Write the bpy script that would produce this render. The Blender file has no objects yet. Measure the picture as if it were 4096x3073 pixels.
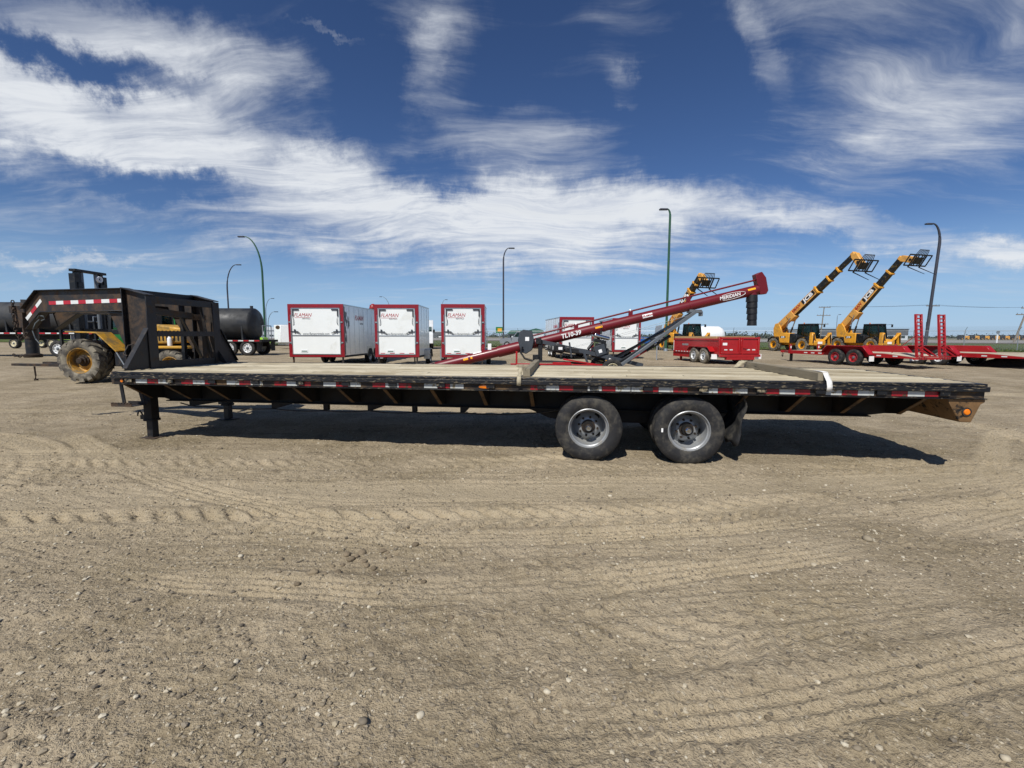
import bpy, math, random
import numpy as np
from mathutils import Matrix, Vector

R = math.radians
rnd = random.Random(7)
scene = bpy.context.scene
col = scene.collection

# ------------------------------------------------------------------ camera, sky, sun, exposure
EYE = 1.486
cam_d = bpy.data.cameras.new('camera')
cam_d.sensor_fit = 'HORIZONTAL'
cam_d.sensor_width = 36.0
cam_d.lens = 36.0 * 1824 / 4096
cam_d.clip_start = 0.05
cam_d.clip_end = 6000
cam = bpy.data.objects.new('camera', cam_d)
col.objects.link(cam)
cam.matrix_world = Matrix.Translation((0, 0, EYE)) @ Matrix.Rotation(R(90 - 6.02), 4, 'X') @ Matrix.Rotation(R(0.13), 4, 'Z')
scene.camera = cam

SUN_TRAVEL = Vector((0.35, 0.77, -1.0)).normalized()
SUN_EL = math.asin(-SUN_TRAVEL.z)
SUN_ROT = math.atan2(-SUN_TRAVEL.x, -SUN_TRAVEL.y)
sun_d = bpy.data.lights.new('sun', 'SUN')
sun_d.energy = 4.7
sun_d.angle = R(0.53)
sun_d.color = (1.0, 0.965, 0.90)
sun = bpy.data.objects.new('sun', sun_d)
sun.rotation_euler = SUN_TRAVEL.to_track_quat('-Z', 'Y').to_euler()
sun.location = (-6, -12, 20)
col.objects.link(sun)

scene.view_settings.view_transform = 'Standard'
scene.view_settings.look = 'None'
scene.view_settings.exposure = 0.0
scene.view_settings.gamma = 1.0
scene.view_settings.use_curve_mapping = False
scene.cycles.max_bounces = 5
scene.cycles.diffuse_bounces = 2
scene.cycles.transparent_max_bounces = 12


class NT:
    """short-hand for building node trees"""
    def __init__(self, tree):
        self.t = tree
        tree.nodes.clear()

    def n(self, typ, **kw):
        nd = self.t.nodes.new(typ)
        for k, v in kw.items():
            if k == 'ins':
                for a, b in v.items():
                    if isinstance(b, bpy.types.NodeSocket):
                        self.t.links.new(b, nd.inputs[a])
                    else:
                        nd.inputs[a].default_value = b
            else:
                setattr(nd, k, v)
        return nd

    def math(self, op, a, b=None, c=None, clamp=False):
        ins = {0: a}
        if b is not None: ins[1] = b
        if c is not None: ins[2] = c
        return self.n('ShaderNodeMath', operation=op, use_clamp=clamp, ins=ins).outputs[0]

    def noise(self, vec, scale, detail=4, rough=.55, dist=0.0, dim='3D', lac=2.0):
        nd = self.n('ShaderNodeTexNoise', noise_dimensions=dim)
        if vec is not None: self.t.links.new(vec, nd.inputs['Vector'])
        nd.inputs['Scale'].default_value = scale
        nd.inputs['Detail'].default_value = detail
        nd.inputs['Roughness'].default_value = rough
        nd.inputs['Distortion'].default_value = dist
        nd.inputs['Lacunarity'].default_value = lac
        return nd.outputs['Fac']

    def ramp(self, fac, stops, interp='LINEAR'):
        nd = self.n('ShaderNodeValToRGB', ins={'Fac': fac})
        cr = nd.color_ramp
        cr.interpolation = interp
        while len(cr.elements) < len(stops): cr.elements.new(0.5)
        for e, (p, c) in zip(cr.elements, stops):
            e.position = p
            e.color = c if len(c) == 4 else (*c, 1)
        return nd.outputs['Color']

    def mix(self, fac, a, b, blend='MIX'):
        nd = self.n('ShaderNodeMix', data_type='RGBA', blend_type=blend)
        for i, v in ((0, fac), (6, a), (7, b)):
            if isinstance(v, bpy.types.NodeSocket): self.t.links.new(v, nd.inputs[i])
            else: nd.inputs[i].default_value = v if i == 0 else ((*v, 1) if len(v) == 3 else v)
        return nd.outputs[2]

    def mapr(self, v, a, b, c=0.0, d=1.0, typ='LINEAR'):
        return self.n('ShaderNodeMapRange', interpolation_type=typ, ins={0: v, 1: a, 2: b, 3: c, 4: d}).outputs[0]

    def vmath(self, op, a, b=None):
        ins = {0: a}
        if b is not None: ins[1] = b
        return self.n('ShaderNodeVectorMath', operation=op, ins=ins).outputs[0]

    def link(self, a, b):
        self.t.links.new(a, b)


def build_world():
    w = bpy.data.worlds.new('World')
    scene.world = w
    w.use_nodes = True
    w.cycles.sampling_method = 'NONE'
    t = NT(w.node_tree)
    sky = t.n('ShaderNodeTexSky', sky_type='NISHITA', sun_disc=False, sun_elevation=SUN_EL, sun_rotation=SUN_ROT,
              altitude=600, air_density=1.0, dust_density=0.1, ozone_density=3.2)
    geo = t.n('ShaderNodeTexCoord').outputs['Generated']
    d = t.vmath('NORMALIZE', geo)
    s = t.n('ShaderNodeSeparateXYZ', ins={0: d})
    dx, dy, dz = s.outputs
    # blue of clear dry prairie air
    skyc = t.n('ShaderNodeHueSaturation', ins={'Saturation': 1.0, 'Value': 1.0, 'Hue': 0.5, 'Color': sky.outputs[0]}).outputs[0]
    g = t.n('ShaderNodeGamma', ins={'Color': skyc, 'Gamma': 1.2}).outputs[0]
    g = t.mix(1.0, g, (.416, .463, .552), 'MULTIPLY')
    g = t.mix(t.math('MULTIPLY', t.mapr(t.math('ARCSINE', dz), 0.0, .22, 1, 0, 'SMOOTHSTEP'), .75), g, (3.5, 5.4, 8.0))
    # azimuth / elevation of the view direction
    az = t.math('ARCTAN2', dx, dy)
    el = t.math('ARCSINE', dz)
    ae = t.n('ShaderNodeCombineXYZ', ins={0: az, 1: el, 2: 0.0}).outputs[0]
    # cloud layer as a plane above the ground
    den = t.math('ADD', t.math('MAXIMUM', dz, 0.0), 0.13)
    px = t.math('DIVIDE', dx, den)
    py = t.math('DIVIDE', dy, den)
    pl = t.n('ShaderNodeCombineXYZ', ins={0: px, 1: py, 2: 0.0}).outputs[0]
    warp = t.n('ShaderNodeTexNoise', noise_dimensions='2D', ins={'Vector': pl, 'Scale': 0.9, 'Detail': 3, 'Roughness': .5}).outputs['Color']
    wv = t.vmath('SCALE', t.vmath('SUBTRACT', warp, (0.5, 0.5, 0.5)))
    t.t.nodes[-1].inputs['Scale'].default_value = 1.0
    wv.node.inputs['Scale'].default_value = 0.55
    pw = t.vmath('ADD', pl, wv)
    # wispy streaks: stretched noise along two directions
    m1 = t.n('ShaderNodeMapping', ins={'Vector': pw, 'Rotation': (0, 0, R(20)), 'Scale': (0.8, 2.6, 1)}).outputs[0]
    n1 = t.noise(m1, 1.1, 6, .60, 0.15, '2D')
    m2 = t.n('ShaderNodeMapping', ins={'Vector': pw, 'Rotation': (0, 0, R(-35)), 'Scale': (1.0, 3.6, 1), 'Location': (7, 3, 0)}).outputs[0]
    n2 = t.noise(m2, 2.0, 7, .64, 0.2, '2D')
    big = t.noise(pw, 0.55, 3, .5, 0.2, '2D')
    # individual clouds of that day (azimuth, elevation, tilt, half-length, half-width, weight)
    clouds = CLOUDS
    awn = t.n('ShaderNodeTexNoise', noise_dimensions='2D', ins={'Vector': ae, 'Scale': 5.0, 'Detail': 7, 'Roughness': .68}).outputs['Color']
    aw = t.vmath('SCALE', t.vmath('SUBTRACT', awn, (0.5, 0.5, 0.5)))
    aw.node.inputs['Scale'].default_value = 0.14
    aew = t.vmath('ADD', ae, aw)
    acc = None
    for (a, e, tilt, ra, rb, wgt) in clouds:
        mp = t.n('ShaderNodeMapping', vector_type='TEXTURE', ins={'Vector': aew, 'Location': (a, e, 0), 'Rotation': (0, 0, tilt), 'Scale': (ra * 1.35, rb * 1.5, 1)}).outputs[0]
        gr = t.n('ShaderNodeTexGradient', gradient_type='SPHERICAL', ins={'Vector': mp}).outputs['Fac']
        acc = t.math('MULTIPLY_ADD', t.mapr(gr, 0.0, 0.85, 0, 1, 'SMOOTHSTEP'), wgt * .92, acc if acc is not None else 0.0)
    fine = t.math('ADD', t.math('MULTIPLY', n1, 0.62), t.math('MULTIPLY', n2, 0.38))
    fine = t.math('MULTIPLY_ADD', t.math('SUBTRACT', fine, 0.5), 1.4, 0.5)
    base = t.math('MULTIPLY_ADD', t.math('SUBTRACT', big, 0.5), 0.35, fine)
    tot = t.math('ADD', t.math('SUBTRACT', base, 0.62), acc)
    alpha = t.mapr(tot, -0.16, 0.60, 0, 1, 'SMOOTHSTEP')
    fadeh = t.mapr(el, 0.0, 0.10, 0, 1, 'SMOOTHSTEP')
    m3 = t.n('ShaderNodeMapping', ins={'Vector': pw, 'Rotation': (0, 0, R(12)), 'Scale': (1.0, 3.0, 1), 'Location': (2, 9, 0)}).outputs[0]
    n3 = t.noise(m3, 2.4, 7, .68, .3, '2D')
    fib = t.mapr(n3, .28, .62, .76, 1.0, 'SMOOTHSTEP')
    alpha = t.math('MULTIPLY', t.math('MULTIPLY', t.math('MULTIPLY', alpha, fadeh), fib), 0.97)
    # thicker parts are a little greyer, thin parts pick up the blue behind
    cc = t.ramp(t.mapr(t.math('ADD', tot, t.math('MULTIPLY', t.math('SUBTRACT', n3, .5), .7)), 0.0, 1.1), [(0.0, (6.0, 6.4, 7.0)), (.5, (8.0, 8.3, 8.7)), (.8, (7.6, 7.9, 8.3)), (1.0, (6.3, 6.7, 7.3))])
    outc = t.mix(alpha, g, cc)
    bg = t.n('ShaderNodeBackground', ins={'Color': outc, 'Strength': 0.1})
    o = t.n('ShaderNodeOutputWorld')
    t.link(bg.outputs[0], o.inputs[0])


CLOUDS = [(-0.652,0.446,0.041,0.259,0.055,0.45),(-0.643,0.325,0.044,0.310,0.070,0.50),(-0.799,0.303,0.069,0.093,0.056,0.30),
(-0.347,0.308,0.102,0.12,0.055,0.42),(-0.10,0.222,-0.039,0.70,0.085,0.66),(0.187,0.275,-0.127,0.389,0.060,0.45),
(0.664,0.170,-0.194,0.225,0.028,0.35),(-0.148,0.530,-0.189,0.10,0.12,0.17),(-0.195,0.491,-0.691,0.045,0.096,0.20),
(0.003,0.404,-0.125,0.250,0.055,0.25),(0.241,0.453,-0.366,0.073,0.028,0.30),(0.70,0.44,-1.074,0.26,0.15,0.20),
(0.66,0.36,0.039,0.20,0.08,0.14),(0.459,0.487,-1.062,0.13,0.030,0.26),(-0.774,0.120,0.022,0.120,0.011,0.40),
(-0.723,0.384,0.108,0.152,0.024,-0.50),(-0.649,0.249,-0.024,0.143,0.026,-0.45),(-0.152,0.315,0.042,0.125,0.038,-0.35),
(-0.302,0.472,-0.326,0.110,0.071,-0.30),(0.358,0.459,-0.154,0.133,0.111,-0.20),(0.810,0.137,-0.139,0.056,0.020,0.30),
(0.040,0.558,-0.024,0.113,0.064,-0.20),(-0.351,0.517,-0.006,0.082,0.009,0.30)]
build_world()


# ------------------------------------------------------------------ helpers
def lin(h):
    h = h.lstrip('#')
    return tuple(((c / 12.92) if c <= .04045 else ((c + .055) / 1.055) ** 2.4) for c in (int(h[i:i + 2], 16) / 255 for i in (0, 2, 4)))


def mat(name, c, rough=.55, metal=0.0, var=.12, vscale=5.0, dirt=None, damt=.3, dscale=3.0, dsoft=.12, bump=0.0, bscale=80.0,
        stretch=(1, 1, 1), coat=0.0, spec=.5, drough=.9, detail=6):
    m = bpy.data.materials.new(name)
    m.use_nodes = True
    t = NT(m.node_tree)
    tc = t.n('ShaderNodeTexCoord').outputs['Object']
    rd = t.n('ShaderNodeObjectInfo').outputs['Random']
    off = t.n('ShaderNodeCombineXYZ', ins={0: t.math('MULTIPLY', rd, 13.0), 1: t.math('MULTIPLY', rd, 5.0), 2: 0.0}).outputs[0]
    v = t.n('ShaderNodeMapping', ins={'Vector': t.vmath('ADD', tc, off), 'Scale': stretch}).outputs[0]
    c = lin(c) if isinstance(c, str) else c
    n = t.noise(v, vscale, detail, .6)
    lo = tuple(x * (1 - var) for x in c)
    hi = tuple(min(1, x * (1 + var)) for x in c)
    colr = t.ramp(n, [(.3, lo), (.7, hi)])
    ro = None
    if dirt is not None:
        dc = lin(dirt) if isinstance(dirt, str) else dirt
        dn = t.noise(v, dscale, 9, .68, .3)
        dcen = .5 + (.5 - damt) * .5
        f = t.mapr(dn, dcen - dsoft * .6, dcen + dsoft * .6, 0, 1, 'SMOOTHSTEP')
        colr = t.mix(f, colr, dc)
        ro = t.mapr(f, 0, 1, rough, drough)
    b = t.n('ShaderNodeBsdfPrincipled')
    t.link(colr, b.inputs['Base Color'])
    if ro is not None: t.link(ro, b.inputs['Roughness'])
    else:
        t.link(t.mapr(n, .2, .8, rough * .85, min(1, rough * 1.15)), b.inputs['Roughness'])
    b.inputs['Metallic'].default_value = metal
    b.inputs['Specular IOR Level'].default_value = spec
    b.inputs['Coat Weight'].default_value = coat
    b.inputs['Coat Roughness'].default_value = .12
    if bump:
        bn = t.noise(v, bscale, 5, .6)
        bp = t.n('ShaderNodeBump', ins={'Strength': bump, 'Distance': 0.01, 'Height': bn})
        t.link(bp.outputs[0], b.inputs['Normal'])
    o = t.n('ShaderNodeOutputMaterial')
    t.link(b.outputs[0], o.inputs[0])
    return m


def glass_mat(name, tint, rough=.03, trans=.0, alpha=1.0):
    m = bpy.data.materials.new(name)
    m.use_nodes = True
    t = NT(m.node_tree)
    b = t.n('ShaderNodeBsdfPrincipled', ins={'Base Color': (*tint, 1), 'Roughness': rough, 'IOR': 1.5})
    tr = t.n('ShaderNodeBsdfTransparent', ins={'Color': (.72, .82, .8, 1)})
    mx = t.n('ShaderNodeMixShader', ins={0: alpha})
    t.link(tr.outputs[0], mx.inputs[1])
    t.link(b.outputs[0], mx.inputs[2])
    o = t.n('ShaderNodeOutputMaterial')
    t.link(mx.outputs[0], o.inputs[0])
    return m


Z = Vector((0, 0, 1))


class MB:
    """collects shapes for ONE mesh"""
    def __init__(self):
        self.v = []
        self.f = []
        self.M = Matrix.Identity(4)

    def add(self, vs, fs):
        k = len(self.v)
        self.v += [tuple(self.M @ Vector(p)) for p in vs]
        self.f += [tuple(i + k for i in f) for f in fs]
        return self

    def box(self, x0, x1, y0, y1, z0, z1):
        vs = [(x, y, z) for z in (z0, z1) for y in (y0, y1) for x in (x0, x1)]
        return self.add(vs, [(0, 2, 3, 1), (4, 5, 7, 6), (0, 1, 5, 4), (2, 6, 7, 3), (0, 4, 6, 2), (1, 3, 7, 5)])

    def cbox(self, c, s, rot=None):
        old = self.M
        self.M = old @ Matrix.Translation(c) @ (rot.to_4x4() if rot is not None else Matrix.Identity(4))
        self.box(-s[0] / 2, s[0] / 2, -s[1] / 2, s[1] / 2, -s[2] / 2, s[2] / 2)
        self.M = old
        return self

    def _frame(self, p, q, up=Z):
        d = (Vector(q) - Vector(p))
        L = d.length
        d = d / L if L else Vector((0, 0, 1))
        u = Vector(up)
        if abs(d.dot(u)) > .98: u = Vector((0, 1, 0)) if abs(d.y) < .9 else Vector((1, 0, 0))
        s = d.cross(u).normalized()
        u = s.cross(d).normalized()
        return d, s, u, L

    def bar(self, p, q, w, h, up=Z, w2=None, h2=None):
        p, q = Vector(p), Vector(q)
        d, s, u, L = self._frame(p, q, up)
        w2 = w if w2 is None else w2
        h2 = h if h2 is None else h2
        vs = []
        for o, a, b in ((p, w, h), (q, w2, h2)):
            vs += [o - s * a / 2 - u * b / 2, o + s * a / 2 - u * b / 2, o + s * a / 2 + u * b / 2, o - s * a / 2 + u * b / 2]
        return self.add(vs, [(0, 3, 2, 1), (4, 5, 6, 7), (0, 1, 5, 4), (1, 2, 6, 5), (2, 3, 7, 6), (3, 0, 4, 7)])

    def tube(self, p, q, r, r2=None, n=12, caps=True):
        p, q = Vector(p), Vector(q)
        r2 = r if r2 is None else r2
        d, s, u, L = self._frame(p, q)
        vs = []
        for o, rr in ((p, r), (q, r2)):
            for i in range(n):
                a = 2 * math.pi * i / n
                vs.append(o + s * math.cos(a) * rr + u * math.sin(a) * rr)
        fs = [(i, (i + 1) % n, n + (i + 1) % n, n + i) for i in range(n)]
        if caps: fs += [tuple(range(n))[::-1], tuple(range(n, 2 * n))]
        return self.add(vs, fs)

    def path(self, pts, r, n=7, r2=None):
        pts = [Vector(p) for p in pts]
        vs, fs = [], []
        m = len(pts)
        for k, p in enumerate(pts):
            a = pts[max(0, k - 1)]
            b = pts[min(m - 1, k + 1)]
            d, s, u, L = self._frame(a, b)
            rr = r if r2 is None else r + (r2 - r) * k / (m - 1)
            for i in range(n):
                t = 2 * math.pi * i / n
                vs.append(p + s * math.cos(t) * rr + u * math.sin(t) * rr)
        for k in range(m - 1):
            for i in range(n):
                j = (i + 1) % n
                fs.append((k * n + i, k * n + j, (k + 1) * n + j, (k + 1) * n + i))
        fs += [tuple(range(n))[::-1], tuple(range((m - 1) * n, m * n))]
        return self.add(vs, fs)

    def lathe(self, prof, n=32, closed=False, caps=False):
        """profile of (radius, y): turned about the local Y axis"""
        vs, fs = [], []
        m = len(prof)
        for k in range(n):
            a = 2 * math.pi * k / n
            for r, y in prof:
                vs.append((r * math.cos(a), y, r * math.sin(a)))
        for k in range(n):
            k2 = (k + 1) % n
            for i in range(m - 1 + (1 if closed else 0)):
                j = (i + 1) % m
                fs.append((k * m + i, k * m + j, k2 * m + j, k2 * m + i))
        if caps and not closed:
            if prof[0][0] > 1e-6: fs.append(tuple(k * m for k in range(n)))
            if prof[-1][0] > 1e-6: fs.append(tuple(k * m + m - 1 for k in range(n))[::-1])
        return self.add(vs, fs)

    def prism(self, poly, a, b, plane='xz'):
        """polygon in a plane, extruded along the third axis from a to b"""
        n = len(poly)
        mk = {'xz': lambda p, t: (p[0], t, p[1]), 'yz': lambda p, t: (t, p[0], p[1]), 'xy': lambda p, t: (p[0], p[1], t)}[plane]
        vs = [mk(p, a) for p in poly] + [mk(p, b) for p in poly]
        fs = [tuple(range(n)), tuple(range(n, 2 * n))[::-1]] + [(i, n + i, n + (i + 1) % n, (i + 1) % n) for i in range(n)]
        return self.add(vs, fs)

    def mesh(self, name, mt, smooth=True, ang=38):
        me = bpy.data.meshes.new(name)
        me.from_pydata(self.v, [], self.f)
        me.validate()
        import bmesh
        bm = bmesh.new()
        bm.from_mesh(me)
        bmesh.ops.remove_doubles(bm, verts=bm.verts, dist=1e-5)
        bmesh.ops.recalc_face_normals(bm, faces=bm.faces)
        bm.to_mesh(me)
        bm.free()
        if mt is not None: me.materials.append(mt)
        if smooth:
            me.polygons.foreach_set('use_smooth', [True] * len(me.polygons))
            me.set_sharp_from_angle(angle=R(ang))
        return me

    def build(self, name, mt, parent=None, bevel=0.0, smooth=True, ang=38, seg=1):
        o = bpy.data.objects.new(name, self.mesh(name, mt, smooth, ang))
        col.objects.link(o)
        o.parent = parent
        if bevel:
            b = o.modifiers.new('edge', 'BEVEL')
            b.width = bevel
            b.segments = seg
            b.limit_method = 'ANGLE'
            b.angle_limit = R(40)
        return o


def put(name, me, parent=None, loc=(0, 0, 0), rot=(0, 0, 0), scale=(1, 1, 1)):
    o = bpy.data.objects.new(name, me)
    col.objects.link(o)
    o.parent = parent
    o.location = loc
    o.rotation_euler = rot
    o.scale = scale
    return o


def tag(o, label=None, cat=None, group=None, kind=None):
    if label: o['label'] = label
    if cat: o['category'] = cat
    if group: o['group'] = group
    if kind: o['kind'] = kind
    return o


def thing(name, label, cat, loc=(0, 0, 0), rz=0.0, group=None):
    o = bpy.data.objects.new(name, None)
    o.empty_display_size = .2
    col.objects.link(o)
    o.location = loc
    o.rotation_euler = (0, 0, rz)
    return tag(o, label, cat, group)


def hub(name, parent, loc=(0, 0, 0), rot=(0, 0, 0)):
    """an empty that is a part and carries sub-parts"""
    o = bpy.data.objects.new(name, None)
    o.empty_display_size = .1
    col.objects.link(o)
    o.parent = parent
    o.location = loc
    o.rotation_euler = rot
    return o


_tc = {}


def text(s, name, size, mt, parent, M, shear=0.0, bold=0.0, extrude=.002, align='CENTER', xs=1.0):
    """flat lettering as a mesh; M places the text plane (x right, y up, z towards the reader)"""
    key = (s, size, shear, bold, extrude, align, mt.name, xs)
    if key not in _tc:
        cu = bpy.data.curves.new('lettering', 'FONT')
        cu.body = s
        cu.size = size
        cu.shear = shear
        cu.offset = bold
        cu.extrude = extrude
        cu.align_x = align
        cu.align_y = 'CENTER'
        cu.resolution_u = 3
        o = bpy.data.objects.new('lettering', cu)
        col.objects.link(o)
        dg = bpy.context.evaluated_depsgraph_get()
        me = bpy.data.meshes.new_from_object(o.evaluated_get(dg))
        bpy.data.objects.remove(o)
        bpy.data.curves.remove(cu)
        me.transform(Matrix.Diagonal((xs, 1, 1, 1)))
        me.materials.clear()
        me.materials.append(mt)
        _tc[key] = me
    o = bpy.data.objects.new(name, _tc[key])
    col.objects.link(o)
    o.parent = parent
    o.matrix_local = M
    return o


def face_front(x, y, z):   # reads from -Y
    return Matrix.Translation((x, y, z)) @ Matrix.Rotation(R(90), 4, 'X')


def face_left(x, y, z):    # reads from -X
    return Matrix.Translation((x, y, z)) @ Matrix.Rotation(R(-90), 4, 'Z') @ Matrix.Rotation(R(90), 4, 'X')


def face_right(x, y, z):   # reads from +X
    return Matrix.Translation((x, y, z)) @ Matrix.Rotation(R(90), 4, 'Z') @ Matrix.Rotation(R(90), 4, 'X')


# value noise on arrays, for terrain
def vnoise(x, y, seed=0):
    xi = np.floor(x).astype(np.int64)
    yi = np.floor(y).astype(np.int64)
    fx = x - xi
    fy = y - yi
    fx = fx * fx * (3 - 2 * fx)
    fy = fy * fy * (3 - 2 * fy)

    def h(a, b):
        n = (a * 374761393 + b * 668265263 + seed * 974634777) & 0x7fffffff
        n = ((n ^ (n >> 13)) * 1274126177) & 0x7fffffff
        n = (n ^ (n >> 16)) & 0xffff
        return n / 65535.0
    return (h(xi, yi) * (1 - fx) + h(xi + 1, yi) * fx) * (1 - fy) + (h(xi, yi + 1) * (1 - fx) + h(xi + 1, yi + 1) * fx) * fy


def fbm(x, y, octs, seed=0, gain=.5):
    s = np.zeros_like(x)
    a = 1.0
    tot = 0
    for k in range(octs):
        s += a * vnoise(x * 2 ** k + 17.3 * k, y * 2 ** k + 5.1 * k, seed + k)
        tot += a
        a *= gain
    return s / tot


# ------------------------------------------------------------------ materials
MUD = '#8d8168'
M = {}
M['deck_black'] = mat('deck_black', '#121316', .42, 0, .3, 6, MUD, .33, 9, .10, .25, 60)
M['edge_steel'] = mat('edge_steel', '#111216', .42, 0, .35, 7, '#857860', .30, 34, .12, .3, 90, stretch=(.35, 1, 1.8))
M['rail_web'] = mat('rail_web', '#1f1813', .6, 0, .4, 5, '#5f4a31', .38, 7, .14, .2, 60, stretch=(.6, 1, 1))
M['frame_black'] = mat('frame_black', '#070707', .7, 0, .3, 4, '#1c130b', .36, 3, .2, .1, 40)
M['outrigger_rust'] = mat('outrigger_rust', '#4d371c', .75, 0, .35, 8, '#241a12', .35, 6)
M['neck_rust'] = mat('neck_rust', '#24211f', .5, 0, .3, 5, '#4f3c2b', .42, 4.2, .22, .2, 50)
M['neck_black'] = mat('neck_black', '#15161a', .45, 0, .25, 5, '#40352a', .3, 6, .15, .15, 50)
M['tail_rust'] = mat('tail_rust', '#6d5232', .65, 0, .3, 7, '#0f0e0d', .34, 9, .06, .3, 60)
M['tape_red'] = mat('tape_red', '#8f141f', .4, 0, .2, 20, '#4d3c2c', .36, 14, .08)
M['tape_white'] = mat('tape_white', '#b7b9b5', .4, 0, .1, 20, '#84775c', .36, 12, .07)
M['tape_red_clean'] = mat('tape_red_clean', '#b01524', .3, 0, .1, 20)
M['tape_white_clean'] = mat('tape_white_clean', '#dcdedb', .3, 0, .06, 20, '#b0a78f', .15, 10)
M['amber'] = mat('amber', '#e57a08', .2, 0, .1, 10, MUD, .1, 8, coat=.6)
M['rubber'] = mat('rubber', '#1c1c1e', .78, 0, .25, 10, '#4f4b43', .34, 9, .25, .15, 40)
M['rubber_dusty'] = mat('rubber_dusty', '#4e4a44', .9, 0, .2, 8, '#8b8372', .45, 5, .25, .25, 40)
M['rim_grey'] = mat('rim_grey', '#949697', .42, .25, .1, 10, '#7f7767', .24, 8, .2)
M['hub_rust'] = mat('hub_rust', '#35291f', .7, .2, .35, 20, '#16130f', .35, 18)
M['chrome'] = mat('chrome', '#c7c9cb', .16, 1.0, .05, 8)
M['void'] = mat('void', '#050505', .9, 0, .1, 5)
M['strap'] = mat('strap', '#a99f86', .85, 0, .2, 30, '#6d624c', .3, 20)
M['strap_white'] = mat('strap_white', '#e4e2dc', .8, 0, .1, 30)
M['white_panel'] = mat('white_panel', '#e8ebe8', .3, 0, .02, 3, '#cfd0c8', .16, 1.3, .25, coat=.3)
M['white_side'] = mat('white_side', '#eef1f2', .14, 0, .03, 3, '#c9cac4', .18, 1.2, .3, coat=.5)
M['white_plain'] = mat('white_plain', '#e6e8e8', .4, 0, .04, 4, '#c4c2b8', .15, 2)
M['frame_red'] = mat('frame_red', '#86141f', .35, 0, .1, 4, '#5a0d15', .2, 3, coat=.2)
M['auger_red'] = mat('auger_red', '#690b17', .42, 0, .08, 3, '#5d1a1e', .16, 2, coat=.08)
M['implement_red'] = mat('implement_red', '#a3161b', .38, 0, .12, 4, '#7b3a30', .18, 4, coat=.2)
M['grey_steel'] = mat('grey_steel', '#6f7478', .45, .3, .12, 6, '#4c4a46', .2, 5)
M['galv'] = mat('galv', '#9ea3a6', .45, .6, .12, 8)
M['alu'] = mat('alu', '#b9bcbd', .3, .8, .1, 8, '#8a867c', .2, 4)
M['charcoal'] = mat('charcoal', '#3b4046', .5, 0, .1, 6)
M['engine_black'] = mat('engine_black', '#141517', .5, 0, .3, 20, '#2c2a27', .3, 10)
M['ink_red'] = mat('ink_red', '#a8161f', .4, 0, .05, 5)
M['ink_black'] = mat('ink_black', '#17181a', .45, 0, .05, 5)
M['ink_grey'] = mat('ink_grey', '#5d6468', .5, 0, .1, 5)
M['ink_white'] = mat('ink_white', '#f0f0ee', .4, 0, .03, 5)
M['decal_yellow'] = mat('decal_yellow', '#f0a81c', .4, 0, .06, 8)
M['machine_yellow'] = mat('machine_yellow', '#e3a02a', .4, 0, .1, 3, '#a27c42', .3, 2.5, .2, coat=.25)
M['boom_yellow'] = mat('boom_yellow', '#dda24e', .45, 0, .1, 3, '#a57f4c', .3, 2.5, .2)
M['fork_yellow'] = mat('fork_yellow', '#c2912a', .5, 0, .12, 4, '#7d683c', .45, 3, .2)
M['machine_black'] = mat('machine_black', '#101214', .45, 0, .25, 6, '#3d3a34', .26, 5, .2)
M['boom_black'] = mat('boom_black', '#191815', .4, 0, .3, 4, '#6f5a22', .3, 5, .15)
M['cab_glass'] = glass_mat('cab_glass', (.012, .03, .03), .04, alpha=.62)
M['rim_yellow'] = mat('rim_yellow', '#e2a012', .45, 0, .12, 6, '#8a744a', .3, 5)
M['rim_yellow_worn'] = mat('rim_yellow_worn', '#b5852a', .55, 0, .15, 6, '#6d5f45', .47, 5, .2)
M['rim_red'] = mat('rim_red', '#a3232a', .45, 0, .12, 8, '#6d4038', .25, 8)
M['rim_white'] = mat('rim_white', '#d9dbda', .35, .1, .06, 8, '#99917f', .2, 6)
M['rim_cream'] = mat('rim_cream', '#d8cfae', .5, 0, .08, 6)
M['tank_black'] = mat('tank_black', '#26282b', .45, 0, .15, 2, '#3d3d3c', .4, 1.2, .3)
M['lime'] = mat('lime', '#9fd63a', .45, 0, .1, 4)
M['tractor_green'] = mat('tractor_green', '#20722f', .4, 0, .12, 4)
M['pole_green'] = mat('pole_green', '#2b533c', .45, 0, .1, 3)
M['pole_dark'] = mat('pole_dark', '#3a3b44', .5, 0, .15, 3)
M['pole_grey'] = mat('pole_grey', '#7d858b', .5, .3, .1, 3)
M['pole_wood'] = mat('pole_wood', '#7c7468', .85, 0, .2, 4, stretch=(6, 6, .5))
M['blue_paint'] = mat('blue_paint', '#1f63ad', .4, 0, .12, 4)
M['tan_board'] = mat('tan_board', '#b89868', .75, 0, .15, 8, stretch=(1, .2, 3))
M['barn_green'] = mat('barn_green', '#2e5f4d', .6, 0, .1, .6)
M['barn_dark'] = mat('barn_dark', '#2f3a3c', .6, 0, .1, .6)
M['barn_white'] = mat('barn_white', '#c9cfd2', .6, 0, .08, .6)
M['barn_grey'] = mat('barn_grey', '#55595d', .6, 0, .12, .6)
M['black_soil'] = mat('black_soil', '#211c18', .95, 0, .4, 12, bump=.5, bscale=30)


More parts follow.
